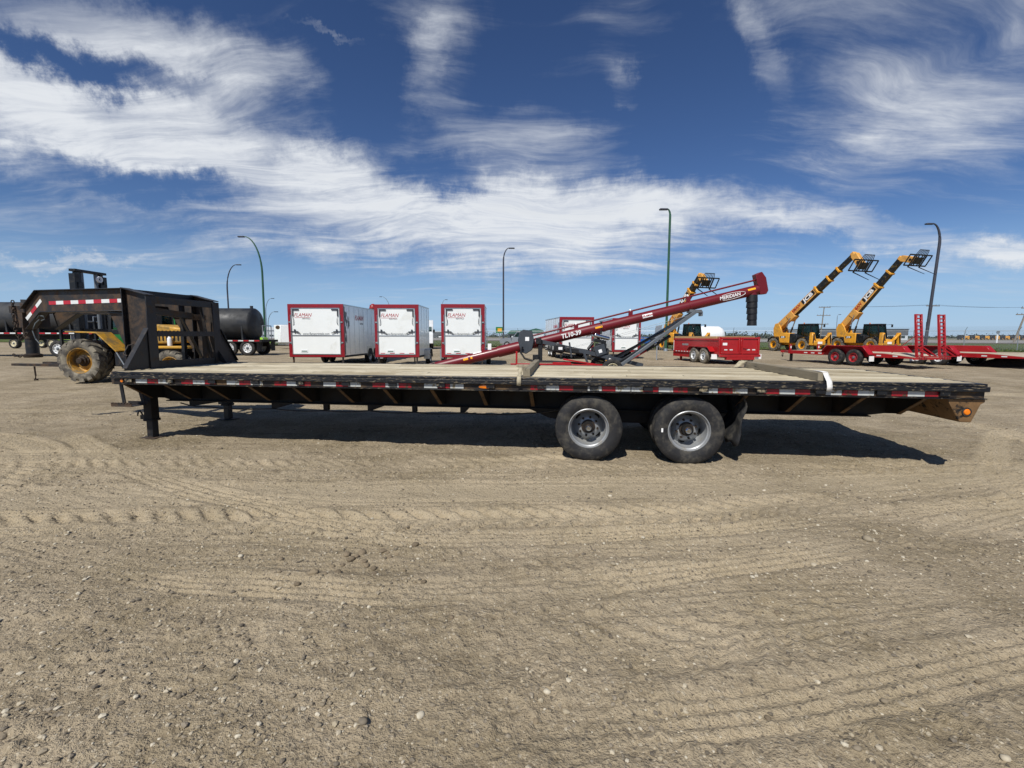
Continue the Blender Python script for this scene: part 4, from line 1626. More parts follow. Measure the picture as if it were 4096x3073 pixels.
bl = thing('wood_blocks', 'two small wooden blocks stacked on the deck behind the front timber strap', 'blocks', on_deck(-4.99, 1.2, .0), R(-7.31 + 6))
mb = MB()
mb.box(-.09, .05, -.10, .10, .003, .042)
mb.build('block', M['timber'], bl, .003)
mb = MB()
mb.box(-.13, .06, -.06, .08, .0425, .075)
mb.build('block', M['timber'], bl, .003)


# ------------------------------------------------------------------ enclosed cargo trailers
def cargo_trailer(label, x, y, rz, W, L, top, zb=.42, lw=.155, signs=True, side_sign=0, fender=True, tandem=True, strips=True, cloud=0):
    t = thing('cargo_trailer', label, 'trailer', (x, y, YARD), rz, 'white enclosed cargo trailers parked in the yard')
    h = top - YARD
    z0 = zb
    hw = W / 2
    # body with a wedge nose
    mb = MB()
    nose = min(.9, L * .18)
    poly = [(-hw + .01, .03), (hw - .01, .03), (hw - .01, L - nose), (.0, L), (-hw + .01, L - nose)]
    mb.prism(poly, z0 + .06, h - .03, 'xy')
    mb.build('body', M['white_side'], t, .01)
    for s in (-1, 1):
        k = 1
        while .05 + .6 * k < L - nose:
            yy = .05 + .6 * k
            mb = MB()
            mb.box(*sorted((s * (hw - .01), s * (hw - .004))), yy, yy + .025, z0 + .10, h - .07)
            mb.build('side_seam', M['alu'], t)
            k += 1
    mb = MB()
    mb.prism([(-hw - .005, .02), (hw + .005, .02), (hw + .005, L - nose), (0, L + .02), (-hw - .005, L - nose)], h - .055, h - .002, 'xy')
    mb.build('roof_trim', M['alu'], t, .006)
    mb = MB()
    mb.prism([(-hw - .004, .03), (hw + .004, .03), (hw + .004, L - nose), (0, L + .02), (-hw - .004, L - nose)], z0 - .02, z0 + .062, 'xy')
    mb.build('chassis_rail', M['frame_black'], t)
    # red rear surround
    fr = hub('rear_frame', t)
    for nm, b in (('side_post', (-hw, -hw + lw, z0, h)), ('side_post', (hw - lw, hw, z0, h)), ('header', (-hw + lw, hw - lw, h - .16, h)), ('sill', (-hw + lw, hw - lw, z0, z0 + .10))):
        mb = MB()
        mb.box(b[0], b[1], -.03, .05, b[2], b[3])
        mb.build(nm, M['frame_red'], fr, .004)
    for k in (-1, 0, 1):
        mb = MB()
        mb.box(k * .09 - .03, k * .09 + .03, -.036, -.031, h - .09, h - .06)
        mb.build('marker_light', M['tape_red_clean'], fr)
    for s in (-1, 1):
        for zz in ((h - .42, .22), (z0 + .22, .22)):
            mb = MB()
            mb.box(s * (hw - lw * .42) - .03, s * (hw - lw * .42) + .03, -.037, -.031, zz[0], zz[0] + zz[1])
            mb.build('tail_light', M['frame_red'], fr, .004)
    # ramp door: upper and lower panel with a fold line
    dr = hub('ramp_door', t)
    dw = hw - lw - .012
    d0, d1 = z0 + .108, h - .168
    zf = d0 + (d1 - d0) * .41
    mb = MB()
    mb.box(-dw, dw, -.034, .0, d0, zf - .012)
    mb.build('lower_panel', M['white_panel'], dr, .004)
    mb = MB()
    mb.box(-dw, dw, -.034, .0, zf + .012, d1)
    mb.build('upper_panel', M['white_panel'], dr, .004)
    mb = MB()
    for s in (-1, 1):
        mb.box(s * dw - .012, s * dw + .012, -.046, -.0345, d0, d1)
    mb.box(-dw + .014, dw - .014, -.046, -.0345, d1 - .03, d1)
    mb.box(-dw + .014, dw - .014, -.044, -.0345, zf - .03, zf + .02)
    mb.box(-dw + .014, dw - .014, -.046, -.0345, d0, d0 + .03)
    mb.build('door_trim', M['alu'], dr)
    for s in (-1, 1):
        # spring guard, lift strap, cam latch
        mb = MB()
        mb.box(*sorted((s * (dw - .04), s * (dw - .34))), -.07, -.047, d1 - .10, d1 - .045)
        mb.box(*sorted((s * (dw - .04), s * (dw - .10))), -.058, -.047, d1 - .36, d1 - .104)
        mb.build('spring_guard', M['charcoal'], dr)
        mb = MB()
        mb.path([(s * (dw - .06), -.05, zf + .82), (s * (dw - .09), -.08, zf + .72), (s * (dw - .10), -.085, zf + .55), (s * (dw - .07), -.05, zf + .45)], .012, 6)
        mb.build('grab_handle', M['grey_steel'], dr)
        mb = MB()
        mb.box(*sorted((s * (dw + .05), s * (dw - .28))), -.075, -.052, zf + .16, zf + .19)
        mb.box(s * (dw - .13) - .03, s * (dw - .13) + .03, -.085, -.05, zf + .12, zf + .27)
        mb.bar((s * (dw - .18), -.08, zf + .16), (s * (dw - .36), -.08, zf + .11), .02, .03)
        mb.build('latch', M['charcoal'], dr)
        mb = MB()
        mb.tube((s * (hw - lw + .02), -.055, z0 + .55), (s * (hw - lw + .02), -.055, zf + .9), .014, n=8)
        for zz in (z0 + .60, zf + .55): mb.box(s * (hw - lw * .55) - .05, s * (hw - lw * .55) + .05, -.06, -.031, zz, zz + .06)
        mb.build('lock_rod', M['galv'], dr)
    if strips:
        n = 7
        for k in range(n):
            if k % 2 == 0 or True:
                a = -dw + .06 + (2 * dw - .12) * k / n
                b = -dw + .06 + (2 * dw - .12) * (k + 1) / n
                mb = MB()
                mb.box(a, b, -.0375, -.0348, d0 + .045, d0 + .075)
                mb.build('reflective_tape', M['tape_red_clean'] if k % 2 == 0 else M['tape_white_clean'], dr)
    mb = MB()
    mb.box(-dw + .36, -dw + .66, -.050, -.0348, d0 + .09, d0 + .21)
    mb.build('licence_plate', M['white_plain'], dr)
    mb = MB()
    mb.box(-dw + .39, -dw + .63, -.0525, -.0505, d0 + .125, d0 + .165)
    mb.build('plate_number', M['barn_green'], dr)
    # lettering
    fx = -dw + .05 + .44
    text('FLAMAN', 'lettering', .215, M['ink_red'], dr, face_front(fx, -.0365, d1 - .31), .3, .0, xs=.92)
    mb = MB()
    mb.box(fx - .36, fx + .33, -.0375, -.0347, d1 - .425, d1 - .41)
    mb.build('underline', M['ink_red'], dr)
    text('RENTALS', 'lettering', .085, M['ink_grey'], dr, face_front(fx + .16, -.0365, d1 - .465), .1)
    text('www.flamanrentals.com', 'lettering', .155, M['ink_grey'], dr, face_front(0, -.0365, zf + .075), .15, xs=.78 if W > 2.2 else .66)
    if side_sign:
        sx = side_sign * (hw - .008)
        fn = face_right if side_sign > 0 else face_left
        sy = 1.9 if W > 2.2 else 1.3
        text('FLAMAN', 'lettering', .30, M['ink_red'], t, fn(sx, sy, h - .55), .3, .006)
        text('RENTALS', 'lettering', .11, M['ink_grey'], t, fn(sx, sy + .3, h - .80), .1)
    if cloud:   # worn grey swoosh graphic on the side
        s = cloud
        rr = random.Random(int(W * 100 + L))
        for k, (yy, zz, r) in enumerate(((.25, h - .5, .16), (.32, h - .75, .12), (.55, h - .8, .17), (.2, h - 1.15, .13), (.25, h - 1.5, .12))):
            mb = MB()
            pts = []
            for i in range(14):
                a = 2 * math.pi * i / 14
                q = r * (1 + .35 * math.sin(3 * a + k) + rr.uniform(-.15, .15))
                pts.append((yy + math.cos(a) * q * .7, zz + math.sin(a) * q * 1.4))
            A, B = sorted((s * (hw - .0085), s * (hw - .0065)))
            mb.prism(pts, A, B, 'yz')
            mb.build('graphic_patch', M['ink_grey'], t)
        mb = MB()
        A, B = sorted((s * (hw - .009), s * (hw - .007)))
        mb.box(A, B, .06, .16, z0 + .1, h - .1)
        mb.build('graphic_band', M['charcoal'], t)
    # wheels and fenders
    wy = L * .52
    ys = (wy - .42, wy + .42) if tandem else (wy,)
    for s in (-1, 1):
        for yy in ys:
            wx = s * (hw + (.12 if fender else -.10))
            w = light_wheel(t, wx, yy, .34, .68, .20, .19, side=-1)
            w.rotation_euler = (0, 0, R(-90) if s < 0 else R(90))
        if fender:
            mb = MB()
            a, b = ys[0] - .46, ys[-1] + .46
            A, B = sorted((s * (hw - .02), s * (hw + .25)))
            mb.prism([(a, .36), (a + .16, .70), (a + .26, .76), (b - .26, .76), (b - .16, .70), (b, .36), (b - .02, .36), (b - .17, .68), (b - .27, .74), (a + .27, .74), (a + .17, .68), (a + .02, .36)], A, B, 'yz')
            mb.box(A, B, a - .004, a + .016, .30, .70)
            mb.build('fender', M['alu'], t, .004)
        else:
            mb = MB()
            A, B = sorted((s * (hw - .004), s * (hw + .004)))
            pts = []
            for yy in ys:
                for i in range(9):
                    a = math.pi - math.pi * i / 8
                    pts.append((yy + .40 * math.cos(a), .34 + .44 * math.sin(a)))
            pts2 = [(p[0], p[1]) for p in pts] + [(ys[-1] + .43, z0), (ys[-1] + .43, .84), (ys[0] - .43, .84), (ys[0] - .43, z0)]
            mb.prism(pts2, A, B, 'yz')
            mb.build('wheel_arch_trim', M['alu'], t)
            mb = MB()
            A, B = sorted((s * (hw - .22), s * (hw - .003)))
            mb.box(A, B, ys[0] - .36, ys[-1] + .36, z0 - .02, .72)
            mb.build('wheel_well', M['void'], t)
    for s in (-1, 1):
        mb = MB()
        mb.box(s * (hw - .12) - .03, s * (hw - .12) + .03, .06, .12, .12, z0)
        mb.box(s * (hw - .12) - .06, s * (hw - .12) + .06, .03, .15, .10, .125)
        mb.build('stabilizer_jack', M['neck_rust'], t)
    mb = MB()
    for s in (-1, 1): mb.bar((s * .55, L - nose, z0), (0, L + .9, z0), .06, .1)
    mb.tube((0, L + .55, .02), (0, L + .55, z0 + .2), .035)
    mb.build('tongue', M['frame_black'], t)
    return t


cargo_trailer('widest white cargo trailer with red rear frame, leftmost, scuffed grey side graphic', -8.53, 20.0, R(-1.5), 2.44, 7.2, 2.84, side_sign=1, fender=False, cloud=1, strips=False)
cargo_trailer('middle white cargo trailer of the three beside each other, silver fender on its side', -5.02, 20.0, R(0.0), 1.92, 3.0, 2.83, tandem=False)
cargo_trailer('narrow white cargo trailer whose lower corner the auger tube crosses', -2.14, 20.0, R(1.6), 1.89, 3.6, 2.85, tandem=False)
cargo_trailer('white cargo trailer mostly hidden behind the auger engine, pale left side showing', 3.80, 27.0, R(6.0), 2.06, 5.6, 2.60, side_sign=-1, fender=False, cloud=-1, strips=False)
cargo_trailer('white cargo trailer right behind the auger axle legs, next to the blue trailer', 6.85, 27.5, R(-.5), 1.70, 5.4, 2.56, fender=False, cloud=-1, strips=False)

rf = thing('roof_fixture', 'small red bundled fixture poking up above the widest white trailer roof', 'fixture', (-7.33, 24.3, 2.84 + .004), 0)
mb = MB()
mb.lathe([(0, .0), (.17, .0), (.19, .08), (.16, .2), (.08, .29), (0, .31)], 14)
mb.M = Matrix.Identity(4)
o = mb.build('bundle', M['implement_red'], rf)
o.rotation_euler = (R(90), 0, 0)
mb = MB()
for k in range(3): mb.path([(.2 * math.cos(a) * (1 - .12 * k), .2 * math.sin(a) * (1 - .12 * k), .05 + .09 * k) for a in [i * .7 for i in range(10)]], .018, 6)
mb.build('binding', M['neck_rust'], rf)


# small white wedge-nosed trailer far left of the row
def vnose():
    t = thing('cargo_trailer', 'small plain white wedge nosed trailer seen from its front, partly behind the widest one', 'trailer', (-23.8, 47.5, YARD), R(-28), 'white enclosed cargo trailers parked in the yard')
    mb = MB()
    W, h, z0, L = 2.1, 2.42, .38, 4.6
    hw = W / 2
    mb.prism([(-hw, 0), (-hw + .55, -.55), (hw - .55, -.55), (hw, 0), (hw, L), (-hw, L)], z0 + .25, h, 'xy')
    mb.prism([(-hw + .25, 0), (0, -.3), (hw - .25, 0), (hw, .8), (hw, L), (-hw, L), (-hw, .8)], z0, z0 + .249, 'xy')
    mb.build('body', M['white_plain'], t, .03)
    mb = MB()
    mb.box(-hw - .01, hw + .01, .02, L, h + .001, h + .04)
    mb.build('roof', M['alu'], t)
    mb = MB()
    mb.lathe([(0, -.02), (.16, -.02), (.2, 0)], 16)
    mb.M = Matrix.Identity(4)
    o = mb.build('brown_patch', M['outrigger_rust'], t)
    o.location = (.1, -.555, h - .25)
    o.scale = (1.8, 1, 1)
    for s in (-1, 1):
        for yy in (1.9, 2.7):
            w = light_wheel(t, s * (hw + .11), yy, .34, .68, .2, .19)
            w.rotation_euler = (0, 0, R(-90) if s < 0 else R(90))
    mb = MB()
    for s in (-1, 1): mb.bar((s * .6, .2, z0 - .04), (0, -1.5, z0 - .04), .07, .1)
    mb.tube((0, -1.2, .02), (0, -1.2, z0 + .3), .04)
    mb.build('tongue', M['frame_black'], t)


vnose()


# ------------------------------------------------------------------ grain auger
def auger():
    t = thing('grain_auger', 'long dark red grain auger on a grey wheeled frame, raised spout to the right', 'auger', (0, 15.7, 0), 0)
    A, B = Vector((-2.62, 0, .42)), Vector((8.31, 0, 3.065))
    ax = (B - A).normalized()
    nrm = Vector((-ax.z, 0, ax.x))

    def on(s, off=0.0, y=0.0): return A + ax * s + nrm * off + Vector((0, y, 0))
    L = (B - A).length
    mb = MB()
    mb.tube(on(0), on(L), .165, n=28)
    for s in (1.2, 3.0, 5.9, 8.9): mb.tube(on(s - .04), on(s + .04), .18, n=28)
    mb.build('auger_tube', M['auger_red'], t)
    mb = MB()
    mb.tube(on(2.2), on(3.0), .19, n=24)
    mb.build('hopper_collar', M['auger_red'], t)
    # intake end with a wire cage
    mb = MB()
    for k in range(8):
        a = 2 * math.pi * k / 8
        d = Vector((0, math.cos(a) * .15, 0)) + nrm * math.sin(a) * .15
        mb.tube(on(0) + d, on(-.5) + d, .01, n=6)
    for s in (-.1, -.3, -.5):
        mb.path([on(s) + Vector((0, math.cos(2 * math.pi * k / 16) * .15, 0)) + nrm * math.sin(2 * math.pi * k / 16) * .15 for k in range(17)], .01, 6)
    mb.build('intake_cage', M['auger_red'], t)
    # drive shaft above the tube
    mb = MB()
    mb.tube(on(3.35, .26), on(L + .15, .33), .03, n=10)
    mb.build('drive_shaft', M['auger_red'], t)
    for s in (5.0, 6.9, 8.9):
        mb = MB()
        mb.cbox(on(s, .225), (.14, .06, .16))
        mb.build('shaft_bracket', M['auger_red'], t)
        mb = MB()
        mb.tube(on(s - .02, .28 + .012 * (s - 3)), on(s + .02, .28 + .012 * (s - 3)), .042, n=8)
        mb.build('bearing', M['ink_white'], t)
    # head gearbox
    mb = MB()
    mb.M = Matrix.Translation(on(L + .12, .13)) @ Matrix.Rotation(-math.atan2(ax.z, ax.x), 4, 'Y')
    mb.prism([(-.16, .38), (.07, .42), (.17, .20), (.17, -.24), (.08, -.34), (-.14, -.30)], -.13, .13, 'xz')
    mb.M = Matrix.Identity(4)
    mb.build('head_gearbox', M['auger_red'], t, .015)
    # segmented rubber spout
    x = on(L - .18).x
    z = on(L - .18).z - .14
    for k in range(5):
        mb = MB()
        mb.tube((x + .012 * k, 0, z - .20 * k), (x + .012 * k, 0, z - .20 * k - .23), .172 - .008 * k, .188 - .008 * k, n=20)
        mb.build('spout_segment', M['engine_black'], t)
    mb = MB()
    mb.tube((x, 0, z + .14), (x, 0, z - .02), .155, n=20)
    mb.build('spout_collar', M['auger_red'], t)
    mb = MB()
    for k in range(4): mb.tube((x + .03, -.145, z - .02 - .2 * k), (x + .04, -.14, z - .18 - .2 * k), .007, n=5)
    mb.build('spout_chain', M['galv'], t)
    # decals
    rot = Matrix.Rotation(-math.atan2(ax.z, ax.x), 4, 'Y')

    def plate(s, off, ln, hh, mt, name='decal'):
        mb = MB()
        n = 5
        V, F = [], []
        for i in range(n):
            a = math.asin(max(-1, min(1, (off + hh * (i / (n - 1) - .5)) / .165)))
            for ss in (s - ln / 2, s + ln / 2):
                V.append(tuple(on(ss) + nrm * (math.sin(a) * .168) + Vector((0, -math.cos(a) * .168, 0))))
        for i in range(n - 1): F.append((2 * i, 2 * i + 1, 2 * i + 3, 2 * i + 2))
        mb.add(V, F)
        return mb.build(name, M[mt], t)
    plate(1.15, .02, .32, .07, 'decal_yellow')
    plate(1.5, .145, .3, .04, 'ink_white')
    plate(5.72, .02, .25, .06, 'decal_yellow')
    plate(10.98, .06, .26, .06, 'decal_yellow')
    plate(7.40, .02, .34, .12, 'ink_white')

    def lett(s, off, txt, size, mt, shear=.25, bold=.006):
        p = on(s, off) + Vector((0, -.172, 0))
        return text(txt, 'lettering', size, M[mt], t, Matrix.Translation(p) @ rot @ Matrix.Rotation(R(90), 4, 'X'), shear, bold)
    lett(10.22, .0, 'MERIDIAN', .155, 'ink_white', .1, .003)
    lett(4.75, .0, 'TL10-39', .20, 'ink_white', .1, .006)
    lett(7.40, .02, 'FLAMAN', .085, 'ink_red', .3, .002)
    # ring of the oval badge
    mb = MB()
    pts = []
    for i in range(25):
        a = -2.2 + 4.4 * i / 24
        p = on(10.25 + .50 * math.cos(a), .0 + .10 * math.sin(a)) + Vector((0, -.170, 0))
        pts.append(p)
    mb.path(pts, .007, 5)
    mb.build('badge_ring', M['ink_white'], t)
    # charcoal belt shield with label
    c = on(3.25, .12)
    mb = MB()
    mb.prism([(c.x - .32, c.z + .05), (c.x - .26, c.z + .32), (c.x - .14, c.z + .40), (c.x + .16, c.z + .36), (c.x + .23, c.z + .05), (c.x + .17, c.z - .28), (c.x - .04, c.z - .42), (c.x - .22, c.z - .36)], -.34, -.22, 'xz')
    mb.build('belt_shield', M['charcoal'], t, .02)
    mb = MB()
    mb.box(c.x - .07, c.x + .06, -.346, -.341, c.z + .02, c.z + .15)
    mb.build('label_plate', M['ink_white'], t)
    mb = MB()
    w0 = on(1.95, .19)
    mb.box(w0.x - .06, w0.x + .06, -.10, -.04, w0.z - .05, w0.z + .16)
    mb.build('winch_tag', M['ink_white'], t)
    # under-carriage: side arms, A frame legs, axle
    axl = Vector((3.22, 0, .45))
    for s in (-1, 1):
        mb = MB()
        mb.bar((.9, s * .28, 1.32), (4.35, s * .55, .52), .07, .13)
        mb.build('side_arm', M['charcoal'], t, .005)
        mb = MB()
        mb.bar((3.35, s * .92, .42), (6.25, s * .10, 2.34), .075, .10)
        mb.build('lift_leg', M['grey_steel'], t, .005)
        mb = MB()
        mb.bar((3.30, s * .80, .52), (5.3, s * .30, 1.66), .06, .08)
        mb.build('lift_tube', M['engine_black'], t, .005)
    mb = MB()
    mb.tube((3.30, -.95, .42), (3.30, .95, .42), .05)
    mb.bar((4.9, -.42, 1.38), (4.9, .42, 1.38), .08, .1)
    mb.build('axle', M['charcoal'], t)
    mb = MB()
    mb.cbox((6.2, 0, 2.33), (.42, .3, .10))
    mb.cbox((6.42, 0, 2.25), (.08, .2, .16))
    mb.build('lift_saddle', M['grey_steel'], t, .01)
    for s in (-1, 1): light_wheel(t, 3.22, s * 1.06, .425, .66, .2, .19, side=s, rim='rim_cream')
    # hydraulic cylinder and winch rope
    mb = MB()
    mb.tube((4.55, -.2, 1.0), (5.35, -.16, 1.50), .055)
    mb.build('lift_cylinder', M['engine_black'], t)
    mb = MB()
    mb.tube((3.9, -.2, .62), (4.6, -.2, 1.03), .035)
    mb.build('cylinder_rod', M['implement_red'], t)
    mb = MB()
    mb.tube((1.8, -.2, 1.05), (6.2, -.1, 2.25), .006, n=5)
    mb.tube((1.8, -.2, 1.02), (5.4, -.1, 1.95), .005, n=5)
    mb.build('winch_cable', M['galv'], t)
    # swing tube / mover in red with stands
    mb = MB()
    mb.box(-.05, 1.75, -.62, -.50, .44, .58)
    mb.box(1.75, 3.0, -.60, -.52, .42, .56)
    mb.bar((1.7, -.56, .72), (3.3, -.45, .46), .06, .05)
    mb.box(.12, .18, -.60, -.53, .58, .98)
    mb.build('mover_beam', M['implement_red'], t, .006)
    for xx in (.03, 1.85):
        mb = MB()
        mb.prism([(xx - .13, 0.09), (xx + .13, 0.09), (xx + .06, .44), (xx - .06, .44)], -.68, -.44, 'xz')
        mb.build('mover_foot', M['implement_red'], t)
    mb = MB()
    mb.box(1.35, 1.95, -.66, -.48, .38, .62)
    mb.build('mover_box', M['implement_red'], t, .008)
    mb = MB()
    mb.path([(.35, -.4, 1.12), (.28, -.45, .95), (.42, -.5, .74), (.75, -.5, .64), (1.3, -.5, .64), (2.0, -.45, .60), (2.8, -.4, .50)], .035, 8)
    mb.path([(.9, -.3, 1.2), (1.5, -.35, .95), (2.3, -.3, .78), (3.1, -.3, .58)], .022, 8)
    mb.path([(2.9, -.5, .52), (3.0, -.58, .40), (3.1, -.6, .34), (3.0, -.6, .28), (2.85, -.55, .30)], .025, 8)
    mb.build('hydraulic_hose', M['engine_black'], t)
    # engine deck
    e = hub('engine', t)
    mb = MB()
    mb.box(2.85, 3.15, -.45, .05, .78, 1.24)
    mb.tube((2.7, -.2, .95), (3.25, -.2, .9), .18, n=16)
    mb.cbox((2.95, -.2, 1.32), (.4, .4, .10), Matrix.Rotation(R(12), 3, 'Y'))
    mb.tube((2.55, -.35, 1.05), (2.72, -.3, 1.25), .05, n=10)
    mb.build('block', M['engine_black'], e, .01)
    mb = MB()
    mb.M = Matrix.Translation((3.0, -.2, 1.46)) @ Matrix.Rotation(R(14), 4, 'Y')
    mb.cbox((0, 0, 0), (.55, .46, .12))
    mb.M = Matrix.Identity(4)
    mb.build('air_cleaner_cover', M['chrome'], e, .05, seg=3)
    mb = MB()
    mb.tube((3.02, -.1, 1.55), (3.02, -.1, 1.98), .035, n=10)
    mb.tube((3.02, -.1, 1.72), (3.02, -.1, 1.82), .07, n=10)
    mb.build('exhaust_stack', M['engine_black'], e)
    for (cx, cz, w, h, a) in ((2.93, 1.02, .36, .34, -18), (3.26, .72, .26, .26, 30)):
        mb = MB()
        mb.cbox((cx, -.50, cz), (w, .06, h), Matrix.Rotation(R(a), 3, 'Y'))
        mb.build('guard', M['charcoal'], e, .008)
        mb = MB()
        mb.cbox((cx, -.534, cz - .03), (.11, .006, .11), Matrix.Rotation(R(a), 3, 'Y'))
        mb.build('label_plate', M['ink_white'], e)
    mb = MB()
    mb.M = Matrix.Rotation(R(8), 4, 'Y')
    mb.box(1.62, 2.45, -.42, -.08, 1.18, 1.38)
    mb.box(1.25, 1.6, -.40, -.05, 1.16, 1.42)
    mb.M = Matrix.Identity(4)
    mb.build('fuel_tank', M['engine_black'], e, .04, seg=2)
    mb = MB()
    mb.box(1.55, 1.68, -.43, -.40, 1.03, 1.12)
    mb.build('label_plate', M['ink_white'], e)
    mb = MB()
    mb.box(.88, 1.02, -.36, -.2, .62, 1.34)
    mb.box(.80, .98, -.40, -.2, 1.22, 1.42)
    mb.box(.70, .90, -.42, -.2, .66, .86)
    mb.build('battery_box', M['engine_black'], e, .01)
    mb = MB()
    mb.bar((3.10, -.58, .66), (3.5, -.58, .58), .03, .08)
    mb.bar((3.12, -.60, .50), (3.24, -.60, .40), .03, .06)
    mb.build('warning_stripe', M['decal_yellow'], e)
    mb = MB()
    mb.bar((2.4, -.5, .92), (2.62, -.5, .30), .06, .07)
    mb.bar((1.9, -.5, 1.28), (1.98, -.5, .78), .05, .06)
    mb.build('support_post', M['charcoal'], e)
    mb = MB()
    mb.tube((4.3, -.35, 1.02), (4.75, -.35, 1.30), .09, n=12)
    mb.build('manual_tube', M['engine_black'], t)
    # post under the tube
    mb = MB()
    mb.cbox((2.95, 0, 1.60), (.10, .10, .5))
    mb.build('tube_post', M['auger_red'], t)


auger()


# ------------------------------------------------------------------ red dump trailer
def side_wheel(t, x, y, z, D, W, rimr, rim, tread='rubber', left=True, spokes=8, dish=.05):
    w = light_wheel(t, x, y, z, D, W, rimr, -1, rim, tread, dish, spokes)
    w.rotation_euler = (0, 0, R(-90) if left else R(90))
    return w


def fender_poly(a, b, z0, z1, th=.03, cut=.28):
    return [(a, z0), (a + cut, z1), (b - cut, z1), (b, z0), (b - th * 1.2, z0), (b - cut - th * .5, z1 - th), (a + cut + th * .5, z1 - th), (a + th * 1.2, z0)]


def dump_trailer():
    t = thing('dump_trailer', 'red dump trailer with tan side board and closed double rear gates', 'trailer', (10.97, 22.05, YARD), R(8))
    W, L = 2.06, 4.5
    hw = W / 2
    z0, z1 = .47, 1.33
    m = M['implement_red']
    for s in (-1, 1):
        mb = MB()
        A, B = sorted((s * hw, s * (hw - .05)))
        mb.box(A, B, .02, L, z0 + .10, z1 - .16)
        mb.build('side_wall', m, t, .004)
        mb = MB()
        A, B = sorted((s * (hw + .03), s * (hw - .06)))
        mb.box(A, B, .02, L, z1 - .17, z1 - .08)
        mb.box(A, B, .0, .10, z0, z1)
        mb.box(A, B, L - .10, L, z0, z1 - .08)
        mb.box(A, B, .10, L - .1, z0 + .02, z0 + .12)
        mb.build('side_frame', m, t, .006)
        mb = MB()
        A, B = sorted((s * (hw - .055), s * (hw - .01)))
        mb.box(A, B, .35, L - .03, z1 - .16, z1 + .03)
        mb.build('side_board', M['tan_board'], t, .004)
        # chassis skirt, fender, wheels
        mb = MB()
        A, B = sorted((s * (hw - .02), s * (hw + .28)))
        mb.prism(fender_poly(.36, 2.62, .62, .86), A, B, 'yz')
        mb.build('fender', m, t, .006)
        for yy in (1.02, 1.93): side_wheel(t, s * (hw + .15), yy, .39, .78, .22, .205, 'rim_white', 'rubber_dusty', s < 0)
        mb = MB()
        A, B = sorted((s * (hw - .25), s * (hw - .02)))
        mb.box(A, B, 2.6, L + .1, .24, z0)
        mb.build('skirt', m, t, .005)
        mb = MB()
        mb.box(s * (hw + .14) - .15, s * (hw + .14) + .15, .20, .21, .26, .50)
        mb.build('mud_flap', M['ink_white'], t)
    mb = MB()
    mb.box(-hw + .05, hw - .05, .05, L, z0, z0 + .08)
    mb.box(-.45, -.35, .1, L + .6, .30, z0)
    mb.box(.35, .45, .1, L + .6, .30, z0)
    mb.build('chassis', m, t, .004)
    mb = MB()
    mb.box(-hw + .05, hw - .05, L - .05, L, z0 + .1, z1 - .02)
    mb.build('front_wall', m, t)
    # barn-door gates
    for s in (-1, 1):
        g = hub('gate', t)
        A, B = sorted((s * .02, s * (hw - .04)))
        mb = MB()
        mb.box(A, B, -.02, .02, z0 + .05, z1 - .02)
        mb.build('gate_panel', m, g)
        mb = MB()
        mb.box(A, B, -.06, -.021, z1 - .10, z1 - .02)
        mb.box(A, B, -.06, -.021, z0 + .05, z0 + .13)
        mb.box(A, A + .07, -.06, -.021, z0 + .131, z1 - .101)
        mb.box(B - .07, B, -.06, -.021, z0 + .131, z1 - .101)
        mb.build('gate_frame', m, g, .004)
        for k in (0, 1):
            mb = MB()
            x = s * (hw - .30 - .28 * k)
            mb.box(x - .08, x + .08, -.026, -.0212, z0 + .22, z0 + .27)
            mb.build('reflector', M['tape_white_clean'], g)
    mb = MB()
    mb.tube((.10, -.08, z0), (.10, -.08, z1 - .02), .02, n=8)
    mb.bar((.06, -.09, z0 + .40), (.38, -.09, z0 + .36), .02, .03)
    mb.build('gate_latch', m, t)
    mb = MB()
    mb.box(-.92, -.67, -.027, -.0212, z1 - .40, z1 - .28)
    mb.build('decal', M['ink_white'], t)
    mb = MB()
    mb.box(-hw - .03, hw + .03, -.10, .03, z0 - .10, z0 + .02)
    mb.box(-.7, .75, -.09, .1, z0 - .24, z0 - .101)
    mb.build('rear_bumper', m, t, .006)
    for k in range(6):
        mb = MB()
        mb.box(-hw - .035, -hw - .031, 2.55 + .30 * k, 2.70 + .30 * k, z0 + .05, z0 + .09)
        mb.build('reflector', M['tape_white_clean'], t)
    mb = MB()
    mb.box(-hw - .006, -hw - .001, 2.9, 3.55, z0 + .40, z0 + .50)
    mb.build('decal', M['alu'], t)
    mb = MB()
    mb.box(-hw - .036, -hw - .031, L - .09, L - .02, z0 + .1, z1 - .2)
    mb.build('decal', M['tape_white_clean'], t)
    mb = MB()
    mb.bar((-.4, L + .5, .38), (0, L + 1.6, .38), .08, .12)
    mb.bar((.4, L + .5, .38), (0, L + 1.6, .38), .08, .12)
    mb.box(-.5, .5, L + .05, L + .55, .38, .85)
    mb.build('tongue', m, t, .005)
    mb = MB()
    mb.box(-.75, -.65, L - .3, L - .2, .02, .40)
    mb.box(-.80, -.60, L - .35, L - .15, .0, .02)
    mb.build('jack_leg', m, t)


dump_trailer()


# ------------------------------------------------------------------ red equipment trailers
M['worn_deck'] = wood_mat('worn_deck', '#d3c8b4', '#b3a68f', '#6a5e4c', 3.0, 'y', .4)


